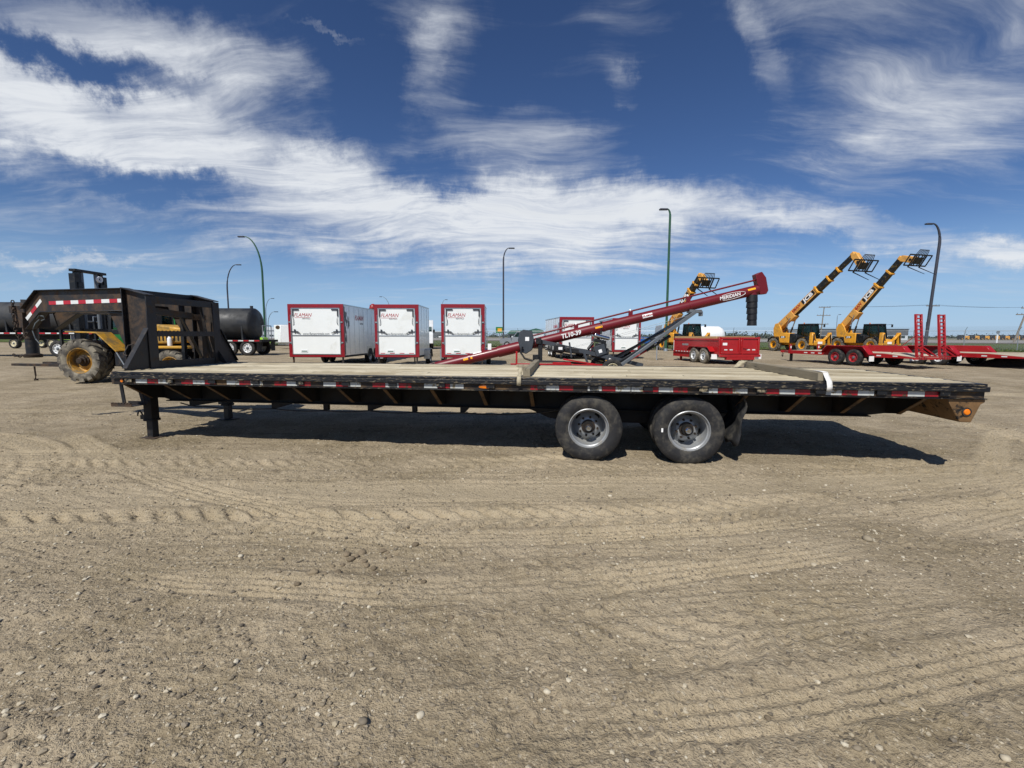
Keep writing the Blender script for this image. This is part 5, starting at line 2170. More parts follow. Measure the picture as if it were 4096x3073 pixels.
def equipment_trailer(label, x, y, rz, W, L, rim, ramps, tail_drop, yc=3.48):
    t = thing('equipment_trailer', label, 'trailer', (x, y, YARD), rz, 'low red equipment trailers parked side by side')
    m = M['implement_red']
    hw = W / 2
    zd = .60
    dv = 1.25
    prof = [(0, zd - tail_drop), (dv, zd), (L, zd)]
    for s in (-1, 1):
        mb = MB()
        A, B = sorted((s * hw, s * (hw - .07)))
        mb.prism([(0, zd - tail_drop - .05), (0, zd - tail_drop + .01), (dv, zd + .01), (L, zd + .01), (L, zd - .17), (dv, zd - .17)], A, B, 'yz')
        mb.build('side_beam', m, t, .004)
        mb = MB()
        A, B = sorted((s * (hw - .02), s * (hw + .30)))
        mb.prism(fender_poly(yc - 1.23, yc + 1.27, .55, .93, .03, .34), A, B, 'yz')
        A, B = sorted((s * (hw - .03), s * (hw + .01)))
        mb.prism([(yc - 1.23, .55), (yc - .89, .93), (yc + .93, .93), (yc + 1.27, .55)], A, B, 'yz')
        mb.build('fender', m, t, .005)
        for yy in (yc - .46, yc + .46): side_wheel(t, s * (hw + .16), yy, .385, .77, .23, .205, rim, 'rubber', s < 0, 6, .06)
        mb = MB()
        mb.box(s * (hw + .16) - .14, s * (hw + .16) + .14, yc - 1.26, yc - 1.25, .24, .48)
        mb.build('mud_flap', M['ink_white'], t)
        for k in range(5):
            mb = MB()
            A, B = sorted((s * (hw + .001), s * (hw + .004)))
            yy = yc + 1.42 + .42 * k if k < 3 else .6 + .7 * (k - 3)
            mb.box(A, B, yy, yy + .2, zd - .11, zd - .06)
            mb.build('reflector', M['tape_white_clean'], t)
    n = 11
    for k in range(n):
        a = -hw + .08 + (W - .16) * k / n
        b = -hw + .08 + (W - .16) * (k + 1) / n - .008
        mb = MB()
        mb.prism([(.02, zd - tail_drop - .01), (.02, zd - tail_drop + .022), (dv, zd + .022), (L - .05, zd + .022), (L - .05, zd - .01), (dv, zd - .01)], a, b, 'yz')
        mb.build('plank', M['worn_deck'], t, smooth=False)
    mb = MB()
    for k in range(int(L / .6)): mb.box(-hw + .07, hw - .07, 1.3 + .6 * k if 1.3 + .6 * k < L else L - .1, (1.3 + .6 * k if 1.3 + .6 * k < L else L - .1) + .06, zd - .14, zd - .02)
    mb.box(-hw, hw, L - .02, L + .06, zd - .17, zd + .01)
    mb.build('cross_members', m, t)
    mb = MB()
    mb.box(-hw, hw, -.06, .0, zd - tail_drop - .09, zd - tail_drop + .01)
    mb.build('rear_beam', m, t, .004)
    for s in (-1, 1):
        mb = MB()
        mb.box(s * (hw - .10) - .05, s * (hw - .10) + .05, L + .0, L + .07, zd, zd + .34)
        mb.build('stake_post', m, t, .004)
        mb = MB()
        mb.box(s * (hw - .10) - .03, s * (hw - .10) + .03, L - .006, L - .001, zd + .12, zd + .24)
        mb.build('decal', M['ink_white'], t)
    mb = MB()
    for s in (-1, 1): mb.bar((s * (hw - .2), L, zd - .1), (0, L + 1.35, zd - .1), .08, .14)
    mb.bar((0, L + 1.2, zd - .1), (0, L + 1.6, zd - .1), .12, .14)
    mb.build('tongue', m, t, .004)
    mb = MB()
    mb.path([(0, L + 1.5, zd - .18), (-.05, L + 1.5, zd - .36), (0, L + 1.5, zd - .42), (.06, L + 1.5, zd - .36)], .018, 6)
    mb.path([(-.2, L + 1.2, zd - .18), (-.25, L + 1.25, zd - .34), (-.2, L + 1.3, zd - .38)], .014, 6)
    mb.build('safety_hook', M['frame_black'], t)
    mb = MB()
    mb.box(-hw + .05, -hw + .16, L - .10, L + .0, .03, zd - .17)
    mb.box(-hw + .0, -hw + .20, L - .16, L + .06, .0, .03)
    mb.build('jack_leg', M['frame_black'], t)
    mb = MB()
    for yy in (yc - .46, yc + .46): mb.tube((-hw, yy, .385), (hw, yy, .385), .045)
    mb.build('axles', M['frame_black'], t)
    if ramps:
        for s in (-1, 1):
            r = hub('loading_ramp', t, (s * (hw - .40), .02, zd - tail_drop + .02), (R(-6), 0, 0))
            hw2, Hh = .15, 1.82
            for q in (-1, 1):
                mb = MB()
                mb.box(q * hw2 - .03, q * hw2 + .03, -.045, .045, 0, Hh)
                mb.build('rail', m, r, .004)
            k = 0
            while .08 + .155 * k < Hh:
                mb = MB()
                mb.box(-hw2 + .031, hw2 - .031, -.04, .04, .06 + .155 * k, .06 + .155 * k + .045)
                mb.build('rung', m, r)
                k += 1
            for q in (-1, 1):
                mb = MB()
                mb.bar((q * hw2, -.05, .42), (q * hw2, -.52, .02), .035, .045)
                mb.bar((q * hw2, -.05, .015), (q * hw2, -.55, .0), .035, .045)
                mb.build('brace', m, r)
        mb = MB()
        mb.tube((-hw + .05, .9, zd + .05), (-hw + .22, .05, zd + .85), .014, n=6)
        mb.build('ramp_spring', m, t)


equipment_trailer('red equipment trailer with red wheels and two upright ladder ramps', 17.84, 19.42, R(14), 2.1, 6.26, 'rim_red', True, .12, 2.84)
equipment_trailer('red equipment trailer with white wheels and long low tail, beside the ramps', 22.46, 19.30, R(14), 2.1, 6.6, 'rim_white', False, .10)

mb = MB()
rs_ = np.random.RandomState(4)
V, F = [], []
n, mm = 26, 16
for i in range(n):
    for j in range(mm):
        u, v = i / (n - 1) * 2 - 1, j / (mm - 1) * 2 - 1
        r = max(0, 1 - (u * u + v * v))
        V.append((u * 1.5, v * .9, .46 * r ** .8 + (.16 * fbm(np.array([u * 6.]), np.array([v * 6.]), 3, 5)[0] - .08) * (r > 0) - .02))
for i in range(n - 1):
    for j in range(mm - 1): F.append((i * mm + j, (i + 1) * mm + j, (i + 1) * mm + j + 1, i * mm + j + 1))
mb.add(V, F)
o = mb.build('soil_pile', M['black_soil'], None, smooth=False)
o.location = (23.1, 21.0, YARD)
tag(o, 'low heap of black soil on the ground under the white wheeled trailer tail', 'soil pile')


# ------------------------------------------------------------------ telehandlers
def telehandler(label, x, y, rz, alpha, sections, head, bend_len=1.15):
    """x forward, y left"""
    t = thing('telehandler', label, 'telehandler', (x, y, YARD), rz, 'yellow telehandlers parked behind the red trailers')
    Yl, Bk = M['machine_yellow'], M['machine_black']
    for xx in (-1.53, 1.53):
        for s in (-1, 1): machine_wheel(t, xx, s * .98, .625, 1.25, .42, .33, s, 'rim_yellow', 'rubber_dusty', .13, R(7 * xx), 16)
    mb = MB()
    mb.prism([(-2.3, .75), (-2.3, 1.25), (-1.9, 1.45), (1.9, 1.15), (2.15, .95), (2.15, .55), (1.2, .55), (-1.0, .60)], -.45, .45, 'xz')
    mb.build('chassis', Yl, t, .03)
    mb = MB()
    for xx in (-1.53, 1.53): mb.tube((xx, -.8, .625), (xx, .8, .625), .14)
    mb.build('axles', Bk, t)
    # boom tower at the rear
    mb = MB()
    for s in (-1, 1):
        A, B = sorted((s * .30, s * .42))
        mb.prism([(-2.25, 1.2), (-2.38, 2.1), (-2.2, 2.55), (-1.85, 2.62), (-1.55, 2.2), (-1.2, 1.35)], A, B, 'xz')
    mb.box(-2.35, -2.0, -.3, .3, 1.3, 1.8)
    mb.build('boom_tower', Yl, t, .02)
    mb = MB()
    mb.box(-2.5, -2.3, -.9, .9, .85, 1.25)
    mb.build('counterweight', Bk, t, .04)
    # engine pod on the right side
    pod = hub('engine_pod', t)
    mb = MB()
    mb.prism([(-.95, .78), (-1.0, 1.45), (-.75, 1.72), (.15, 1.66), (.15, .78)], -1.12, -.46, 'xz')
    mb.build('cover', Yl, pod, .05, seg=2)
    mb = MB()
    mb.prism([(.152, .78), (.152, 1.64), (.9, 1.45), (.9, 1.05), (.6, .8)], -1.10, -.46, 'xz')
    mb.build('grille_cover', Bk, pod, .05, seg=2)
    mb = MB()
    mb.box(-.80, -.24, -1.128, -1.121, 1.22, 1.40)
    mb.build('badge', M['ink_black'], pod)
    text('JCB', 'lettering', .19, M['ink_white'], pod, face_front(-.52, -1.131, 1.31), .0, .008, xs=1.2)
    # mud guards
    for xx in (-1.53, 1.53):
        for s in (-1, 1):
            mb = MB()
            pts = []
            for i in range(9):
                a = R(20 + 140 * i / 8)
                pts.append((xx + .74 * math.cos(a), .625 + .74 * math.sin(a)))
            pts += [(xx + .70 * math.cos(R(20 + 140 * i / 8)), .625 + .70 * math.sin(R(20 + 140 * i / 8))) for i in range(8, -1, -1)]
            A, B = sorted((s * .75, s * 1.20))
            mb.prism(pts, A, B, 'xz')
            mb.build('mud_guard', Bk, t)
    # cab on the left side
    cab = hub('cab', t)
    x0, x1, y0, y1, zb, zt = -.35, 1.20, .30, 1.15, 1.0, 2.42
    mb = MB()
    mb.box(x0, x1, y0, y1, .80, 1.28)
    mb.build('lower_body', Bk, cab, .03)
    mb = MB()
    for (px, dx) in ((x0, .10), (x0 + .62, .0), (x1, -.22)):
        for yy in (y0, y1): mb.bar((px, yy, 1.27), (px + dx, yy, zt), .07, .07)
    for yy in (y0, y1):
        mb.bar((x0, yy, 1.30), (x1, yy, 1.30), .05, .05)
        mb.bar((x0 + .1, yy, zt - .02), (x1 - .22, yy, zt - .02), .06, .06)
    for (px) in (x0 + .1, x1 - .22): mb.bar((px, y0, zt - .02), (px, y1, zt - .02), .06, .06)
    mb.bar((x1, y0, 1.32), (x1, y1, 1.32), .06, .06)
    mb.build('cab_frame', Bk, cab)
    mb = MB()
    mb.prism([(x0 + .04, y0 - .05), (x1 - .16, y0 - .05), (x1 - .1, y0 + .02), (x1 - .1, y1 - .02), (x1 - .16, y1 + .05), (x0 + .04, y1 + .05)], zt, zt + .09, 'xy')
    mb.build('cab_roof', Bk, cab, .03)
    for nm, V in (('side_window', [(x0, y0, 1.32), (x1, y0, 1.32), (x1 - .22, y0, zt - .04), (x0 + .1, y0, zt - .04)]), ('side_window', [(x0, y1, 1.32), (x1, y1, 1.32), (x1 - .22, y1, zt - .04), (x0 + .1, y1, zt - .04)]),
                  ('windscreen', [(x1 - .01, y0, 1.34), (x1 - .01, y1, 1.34), (x1 - .23, y1, zt - .05), (x1 - .23, y0, zt - .05)]), ('rear_window', [(x0 + .005, y0, 1.34), (x0 + .005, y1, 1.34), (x0 + .1, y1, zt - .05), (x0 + .1, y0, zt - .05)])):
        mb = MB()
        mb.add(V, [(0, 1, 2, 3)])
        o = mb.build(nm, M['cab_glass'], cab)
        so = o.modifiers.new('thick', 'SOLIDIFY')
        so.thickness = .008
    mb = MB()
    mb.box(x0 + .25, x0 + .75, y0 + .2, y1 - .2, 1.30, 1.48)
    mb.box(x0 + .2, x0 + .32, y0 + .2, y1 - .2, 1.48, 2.02)
    mb.bar((x1 - .2, .72, 1.3), (x1 - .40, .72, 1.75), .06, .06)
    mb.build('seat', M['engine_black'], cab, .03)
    mb = MB()
    mb.tube((x0 + .3, .7, zt + .09), (x0 + .3, .7, zt + .2), .05, n=10)
    mb.build('beacon', M['amber'], cab)
    for yy, s in ((y0, -1), (y1, 1)):
        mb = MB()
        mb.tube((x1 - .1, yy, zt - .02), (x1 + .22, yy + s * .12, zt + .03), .016, n=6)
        mb.cbox((x1 + .25, yy + s * .16, zt - .10), (.05, .16, .26))
        mb.build('mirror', Bk, cab)
    # front stabilizers and frame
    for s in (-1, 1):
        st = hub('stabilizer', t)
        mb = MB()
        mb.bar((2.12, s * .35, .85), (2.35, s * .95, 1.65), .22, .16, w2=.3, h2=.14)
        mb.bar((2.30, s * .95, 1.70), (2.30, s * 1.02, .62), .30, .16)
        mb.build('arm', Yl, st, .02)
        mb = MB()
        mb.tube((2.46, s * .88, 1.55), (2.46, s * .96, .8), .05)
        mb.build('ram', Bk, st)
        mb = MB()
        mb.box(2.1, 2.5, s * 1.02 - .18, s * 1.02 + .18, .50, .56)
        mb.build('pad', Bk, st)
    mb = MB()
    mb.prism([(1.95, .62), (2.25, .62), (2.3, .95), (2.05, 1.15)], -.62, .62, 'xz')
    mb.build('front_frame', Yl, t, .03)
    mb = MB()
    mb.box(2.285, 2.30, -.24, .24, .72, .92)
    mb.build('badge', M['ink_white'], t)
    # lift rams
    piv = Vector((-2.0, 0, 2.3))
    ca, sa = math.cos(alpha), math.sin(alpha)

    def bp(s, off=0.0, yy=0.0): return Vector((piv.x + ca * s - sa * off, yy, piv.z + sa * s + ca * off))
    for s in (-1, 1):
        a = Vector((-1.25, s * .34, 1.35))
        b = bp(1.55, -.30, s * .34)
        q = a + (b - a) * .5
        mb = MB()
        mb.tube(a, q, .075)
        mb.build('lift_cylinder', Bk, t)
        mb = MB()
        mb.tube(q, b, .045)
        mb.build('cylinder_rod', M['chrome'], t)
    # boom: telescoping box sections
    boom = hub('boom', t)
    hh, ww = .58, .46
    s0 = -.25
    mb = MB()
    mb.bar(bp(s0), bp(sections[0]), ww, hh)
    mb.bar(bp(1.25, -.16), bp(1.95, -.12), ww + .10, hh + .1)
    mb.build('outer_section', M['boom_yellow'], boom, .02)
    mb = MB()
    mb.bar(bp(1.98, -.292), bp(sections[0] - .02, -.292), ww * .9, .03)
    mb.build('shade_strip', M['boom_black'], boom)  # dark strip that paints in the shade on the boom's underside
    mb = MB()
    mb.bar(bp(sections[0] - .12), bp(sections[0] + .03), ww + .12, hh + .14)
    mb.build('collar', M['machine_yellow'], boom, .02)
    a = sections[0]
    for k, e in enumerate(sections[1:]):
        f = .84 - .13 * k
        last = k == len(sections) - 2
        mb = MB()
        mb.bar(bp(a), bp(e), ww * f, hh * f)
        mb.build('inner_section', M['boom_black'], boom, .01)
        if not last:
            mb = MB()
            mb.bar(bp(e - .12), bp(e + .03), ww * f + .10, hh * f + .12)
            mb.build('collar', M['machine_yellow'], boom, .02)
        a = e
    # decals on the right side of the boom
    rot = Matrix.Rotation(-alpha, 4, 'Y')
    sp = sections[0] - 1.0
    mb = MB()
    mb.bar(bp(sp - .72, .02, -ww / 2 - .004), bp(sp + .72, .02, -ww / 2 - .004), .006, .40)
    mb.build('badge', M['ink_black'], boom)
    text('JCB', 'lettering', .46, M['ink_white'], boom, Matrix.Translation(bp(sp, .02, -ww / 2 - .010)) @ rot @ Matrix.Rotation(R(90), 4, 'X'), 0, .02, xs=1.45)
    text('FLAMAN', 'lettering', .40, M['ink_red'], boom, Matrix.Translation(bp(sp - 1.72, .04, -ww / 2 - .006)) @ rot @ Matrix.Rotation(R(90), 4, 'X'), .3, .008, xs=.95)
    mb = MB()
    mb.bar(bp(sp - 2.4, -.17, -ww / 2 - .004), bp(sp - 1.15, -.17, -ww / 2 - .004), .004, .025)
    mb.build('underline', M['ink_red'], boom)
    # head and fork carriage
    E_ = bp(a)
    hd = hub('boom_head', t)
    d = Vector((math.cos(head), 0, math.sin(head)))
    mb = MB()
    mb.bar(bp(a - .15), E_ + Vector((ca, 0, sa)) * .18, .38, .46)
    mb.bar(E_ + Vector((ca, 0, sa)) * .05, E_ + Vector((ca, 0, sa)) * .05 + d * bend_len, .40, .52)
    mb.build('knuckle', M['boom_yellow'], hd, .04)
    P = E_ + Vector((ca, 0, sa)) * .05 + d * bend_len
    mb = MB()
    c = E_ + Vector((ca, 0, sa)) * .05 + d * bend_len * .7
    mb.tube(c + Vector((0, -.24, 0)), c + Vector((0, .24, 0)), .10, n=14)
    mb.build('pivot_pin', Bk, hd)
    fk = R(-30)
    fd = Vector((math.cos(fk), 0, math.sin(fk)))
    fu = Vector((-math.sin(fk), 0, math.cos(fk)))
    P = P + fd * .12
    cw = 1.2
    cr = hub('fork_carriage', t)
    mb = MB()
    for off in (-.42, .48): mb.bar(P + fu * off + Vector((0, -cw, 0)), P + fu * off + Vector((0, cw, 0)), .07, .09, up=fu)
    for yy in (-cw, -.42, -.2, .2, .42, cw): mb.bar(P + fu * -.42 + Vector((0, yy, 0)), P + fu * .48 + Vector((0, yy, 0)), .07, .06, up=(1, 0, 0))
    mb.bar(P + Vector((0, -.4, 0)), P + Vector((0, .4, 0)), .06, .55, up=fu)
    mb.build('frame', Bk, cr)
    mb = MB()
    tp = P + fu * .48
    for off, y2 in ((.0, .62), (.42, .50)): mb.bar(tp + fu * off + Vector((0, -y2, 0)), tp + fu * off + Vector((0, y2, 0)), .04, .05, up=fu)
    for k in range(8):
        yy = -.55 + 1.1 * k / 7
        mb.bar(tp + Vector((0, yy * 1.1, 0)), tp + fu * .42 + Vector((0, yy * .9, 0)), .03, .04, up=(1, 0, 0))
    mb.build('load_guard', Bk, cr)
    for s in (-1, 1):
        mb = MB()
        q = P + Vector((0, s * .62, 0))
        mb.bar(q + fu * .5, q - fu * .55, .13, .05, up=fd)
        mb.bar(q - fu * .55, q - fu * .55 + fd * 1.45, .13, .05, up=fu, w2=.10, h2=.015)
        mb.build('fork', Bk, cr)
    return t


telehandler('yellow telehandler with bent down boom head, left of the two behind the red trailer', 26.0, 41.75, R(-75), R(39.4), [4.9, 6.2, 7.2, 8.7], R(-55))
telehandler('yellow telehandler with steeper boom and level head, nearest the dark lamp post', 32.0, 41.75, R(-75), R(50), [4.65, 6.0, 7.25], R(-16))
telehandler('yellow telehandler behind the red dump trailer, boom crossing the auger tube', 16.05, 43.2, R(-72), R(47), [4.4, 5.2, 6.0], R(-50), .9)


# ------------------------------------------------------------------ rough terrain forklift behind the gooseneck
def forklift():
    """x forward, y left; heading towards -X in the yard"""
    t = thing('forklift', 'dirty yellow rough terrain forklift with big lugged tyres and raised black mast', 'forklift', (-11.65, 14.75, float(yard_z(14.5)) - .02), R(180), None)
    Y_, B = M['fork_yellow'], M['machine_black']
    for s in (-1, 1):
        machine_wheel(t, 1.15, s * 1.05, .66, 1.32, .50, .37, s, 'rim_yellow_worn', 'rubber_dusty', .24, R(9), 15)
        machine_wheel(t, -1.40, s * .95, .50, 1.0, .36, .27, s, 'rim_yellow_worn', 'rubber_dusty', .14, R(4), 14)
    mb = MB()
    mb.prism([(1.6, .45), (1.6, .95), (.5, 1.0), (.3, 1.15), (-1.2, 1.15), (-1.75, 1.2), (-1.8, .9), (-1.7, .55), (-.6, .45)], -.55, .55, 'xz')
    mb.build('chassis', B, t, .03)
    # engine hood and counterweight with grille
    mb = MB()
    mb.prism([(-.55, 1.151), (-.55, 1.72), (-.9, 1.75), (-1.62, 1.64), (-1.76, 1.45), (-1.78, 1.201), (-1.2, 1.151)], -.85, .85, 'xz')
    mb.build('hood', Y_, t, .05, seg=2)
    gr = hub('grille', t)
    for k in range(9):
        mb = MB()
        xx = -.72 - .115 * k
        mb.box(xx - .02, xx + .02, .851, .865, 1.26, 1.56)
        mb.build('slat', B, gr)
    mb = MB()
    mb.box(-1.85, -.85, .55, 1.15, 1.02, 1.10)
    mb.box(-1.85, -.85, -1.15, -.55, 1.02, 1.10)
    mb.build('rear_fender', Y_, t, .02)
    # front fenders, bent plate
    for s in (-1, 1):
        mb = MB()
        A, B_ = sorted((s * .80, s * 1.32))
        mb.prism([(1.45, 1.50), (.55, 1.47), (.0, .92), (-.02, .96), (.53, 1.505), (1.45, 1.535)], A, B_, 'xz')
        mb.build('front_fender', Y_, t, .006)
        mb = MB()
        mb.box(-.75, .12, *sorted((s * .75, s * 1.25)), .50, .90)
        mb.build('step_box', M['neck_black'], t, .02)
        mb = MB()
        mb.bar((.02, s * 1.28, .93), (-.22, s * 1.28, .48), .03, .03)
        mb.bar((-.22, s * 1.28, .48), (-.85, s * 1.28, .50), .03, .05)
        mb.build('step_rail', M['galv'], t)
        mb = MB()
        mb.prism([(-.12, 1.85), (.22, 1.85), (.30, 1.55), (-.40, .95), (-.62, .95)], *sorted((s * .60, s * .72)), 'xz')
        mb.build('side_panel', Y_, t, .01)
        mb = MB()
        mb.box(-.06, .16, *sorted((s * .721, s * .727)), 1.68, 1.80)
        mb.build('warning_decal', M['ink_white'], t)
    # cab
    cab = hub('cab', t)
    mb = MB()
    for xx, dx in ((.80, -.12), (-.35, .05)):
        for yy in (-.55, .55): mb.bar((xx, yy, 1.15), (xx + dx, yy, 2.55), .08, .08)
    for yy in (-.55, .55):
        mb.bar((.80, yy, 1.52), (-.35, yy, 1.52), .07, .16)
        mb.bar((.68, yy, 2.53), (-.30, yy, 2.53), .08, .08)
        mb.bar((.2, yy, 1.5), (.2, yy, 2.5), .05, .05)
    mb.bar((.68, -.55, 2.53), (.68, .55, 2.53), .08, .08)
    mb.bar((-.30, -.55, 2.53), (-.30, .55, 2.53), .08, .08)
    mb.build('cab_frame', B, cab)
    mb = MB()
    mb.box(-.38, .76, -.62, .62, 2.575, 2.66)
    mb.build('cab_roof', B, cab, .03)
    for yy in (-.56, .56):
        mb = MB()
        mb.add([(.76, yy, 1.62), (-.33, yy, 1.62), (-.29, yy, 2.48), (.67, yy, 2.48)], [(0, 1, 2, 3)])
        o = mb.build('side_window', M['cab_glass'], cab)
        so = o.modifiers.new('thick', 'SOLIDIFY')
        so.thickness = .008
    mb = MB()
    mb.box(-.2, .3, -.25, .25, 1.2, 1.55)
    mb.box(-.25, -.12, -.25, .25, 1.55, 2.1)
    mb.build('seat', M['engine_black'], cab, .03)
    # mast: nested channels, cross pieces, chain pulleys
    mast = hub('mast', t)
    for yy in (-.50, .50):
        mb = MB()
        mb.box(1.72, 1.90, yy - .06, yy + .06, .30, 3.30)
        mb.build('outer_channel', B, mast)
        mb = MB()
        mb.box(1.74, 1.88, yy * .80 - .05, yy * .80 + .05, .9, 3.36)
        mb.build('inner_channel', B, mast)
        mb = MB()
        mb.tube((1.80, yy * .5, .7), (1.80, yy * .5, 3.36), .055)
        mb.build('lift_cylinder', M['grey_steel'], mast)
        mb = MB()
        mb.box(1.70, 1.92, yy * .78 - .09, yy * .78 + .09, 2.75, 3.05)
        mb.build('mast_bracket', B, mast, .01)
    for z in (.5, 1.5, 2.45):
        mb = MB()
        mb.box(1.70, 1.78, -.44, .44, z, z + .12)
        mb.build('cross_piece', B, mast)
    mb = MB()
    mb.box(1.70, 1.90, -.55, .55, 3.365, 3.44)
    mb.build('top_cross_piece', B, mast, .01)
    mb = MB()
    mb.lathe([(.05, -.03), (.10, -.03), (.10, .03), (.05, .03)], 18, True)
    o = mb.build('chain_pulley', M['ink_white'], mast)
    o.location = (1.66, -.22, 3.2)
    o.rotation_euler = (0, 0, R(90))
    # carriage with horizontal bars and forks
    car = hub('carriage', t)
    for z in (.52, .95, 1.25, 1.55, 1.85):
        mb = MB()
        mb.tube((2.02, -.85, z), (2.02, .85, z), .022, n=8)
        mb.build('back_rest_bar', M['galv'], car)
    mb = MB()
    for yy in (-.85, -.3, .3, .85): mb.box(1.99, 2.05, yy - .03, yy + .03, .45, 1.88)
    mb.box(1.93, 2.0, -.85, .85, .45, .60)
    mb.box(1.93, 2.0, -.85, .85, .95, 1.05)
    mb.build('back_rest_frame', B, car)
    for yy in (-.45, .50):
        mb = MB()
        mb.box(2.06, 2.12, yy - .075, yy + .075, .44, 1.1)
        mb.bar((2.09, yy, .47), (3.95, yy, .50), .15, .09, w2=.13, h2=.07)
        mb.build('fork', M['neck_rust'], car)
    mb = MB()
    mb.path([(3.3, .50, .44), (3.3, .5, .30), (3.28, .51, .16), (3.31, .5, .05)], .022, 6)
    mb.cbox((3.29, .5, .02), (.09, .05, .06))
    mb.build('hanging_chain', M['hub_rust'], car)
    mb = MB()
    mb.box(2.13, 2.135, .30, .44, 1.05, 1.42)
    mb.build('decal', M['ink_white'], car)


forklift()

bt = thing('bottle', 'white spray bottle standing on the forklift rear fender', 'bottle', (-10.32, 13.80, float(yard_z(14.5)) - .02 + 1.104), 0)
mb = MB()
mb.lathe([(0, 0), (.06, 0), (.062, .02), (.062, .2), (.05, .24), (.028, .26)], 16)
mb.M = Matrix.Identity(4)
o = mb.build('body', M['white_plain'], bt)
o.rotation_euler = (R(90), 0, 0)
mb = MB()
mb.lathe([(.028, .261), (.032, .265), (.032, .32), (0, .33)], 14)
o = mb.build('cap', M['ink_white'], bt)
o.rotation_euler = (R(90), 0, 0)


# ------------------------------------------------------------------ black tank trailers and lime implement
def tank_trailer(label, x, y, rz, L, rad, zc, deck):
    """x along the tank; the visible end at x = L"""
    t = thing('tank_trailer', label, 'tank trailer', (x, y, YARD), rz, 'black tank trailers at the back of the yard')
    mb = MB()
    prof = [(0, -.16), (rad * .35, -.15), (rad * .7, -.10), (rad * .92, -.02), (rad, .08)]
    prof = prof + [(rad, L - .08), (rad * .92, L + .02), (rad * .7, L + .10), (rad * .35, L + .15), (0, L + .16)]
    mb.M = Matrix.Rotation(R(-90), 4, 'Z')
    mb.lathe(prof, 40)
    mb.M = Matrix.Identity(4)
    o = mb.build('tank', M['tank_black'], t, ang=50)
    o.location = (0, 0, zc)
    mb = MB()
    mb.tube((L * .55, 0, zc + rad - .02), (L * .55, 0, zc + rad + .14), .28, n=18)
    mb.tube((L - .25, 0, zc + rad - .06), (L - .25, 0, zc + rad + .16), .10, n=12)
    mb.build('manhole', M['tank_black'], t)
    for k in range(5):
        mb = MB()
        xx = .4 + (L - .8) * k / 4
        mb.prism([(-rad * .95, deck), (rad * .95, deck), (rad * .99, zc - rad * .1), (rad * .86, zc - rad * .52), (0, zc - rad * 1.0), (-rad * .86, zc - rad * .52), (-rad * .99, zc - rad * .1)], xx - .05, xx + .05, 'yz')
        mb.build('saddle', M['tank_black'], t)
    mb = MB()
    mb.box(-.6, L + .9, -rad, rad, deck - .16, deck)
    mb.box(-.6, L + .6, -.5, -.38, deck - .45, deck - .161)
    mb.box(-.6, L + .6, .38, .5, deck - .45, deck - .161)
    mb.build('trailer_frame', M['frame_black'], t)
    k = 0
    while -.5 + .36 * k < L + .7:
        mb = MB()
        a = -.5 + .36 * k
        mb.box(a, a + .34, -rad - .006, -rad - .001, deck - .10, deck - .03)
        mb.build('reflective_tape', M['tape_red_clean'] if k % 2 else M['tape_white_clean'], t)
        k += 1
    for xx in (L - 1.3, L - .1):
        for s in (-1, 1):
            w = light_wheel(t, xx, s * (rad - .16), .5, 1.0, .28, .29, s, 'rim_white')
    for s in (-1, 1):
        mb = MB()
        mb.box(L + .62, L + .63, s * (rad - .2) - .28, s * (rad - .2) + .28, .28, deck - .165)
        mb.build('mud_flap', M['rubber'], t)
    mb = MB()
    mb.box(.5, .62, -.7, -.58, .0, deck - .16)
    mb.box(.5, .62, .58, .7, .0, deck - .16)
    mb.build('landing_gear', M['frame_black'], t)
    mb = MB()
    mb.tube((L + .75, -.6, deck), (L + .75, -.6, deck + .95), .03)
    mb.tube((L + .75, .5, deck), (L + .75, .5, deck + .95), .03)
    mb.tube((L + .75, -.6, deck + .95), (L + .75, .5, deck + .95), .03)
    mb.build('hand_rail', M['galv'], t)


tank_trailer('black round tank trailer with its flat end showing right of the gooseneck', -26.4, 31.6, 0, 8.8, 1.08, 2.12, 1.06)
tank_trailer('black tank trailer cut off by the left picture edge, behind the gooseneck nose', -35.2, 29.0, 0, 8.6, 1.0, 2.40, 1.52)

li = thing('farm_implement', 'lime green wheeled farm implement frame behind the black tank trailers', 'implement', (-49.0, 46.0, YARD), R(-2))
mb = MB()
mb.bar((-4, 0, 1.12), (24.5, 0, .78), .2, .28)
mb.bar((-4, 1.8, 1.12), (24.5, 1.8, .78), .2, .28)
for xx in (0, 8, 16, 24): mb.bar((xx, 0, 1.0 - .01 * xx), (xx, 1.8, 1.0 - .01 * xx), .15, .18)
mb.build('tool_bar', M['lime'], li)
for xx in (-.5, 3.4, 20.5):
    for yy in (-.4, 2.2): light_wheel(li, xx, yy, .5, 1.0, .4, .30, -1, 'rim_cream')
mb = MB()
mb.box(23.0, 24.7, -.4, .5, .85, 1.15)
mb.build('tool_box', M['lime'], li, .03)


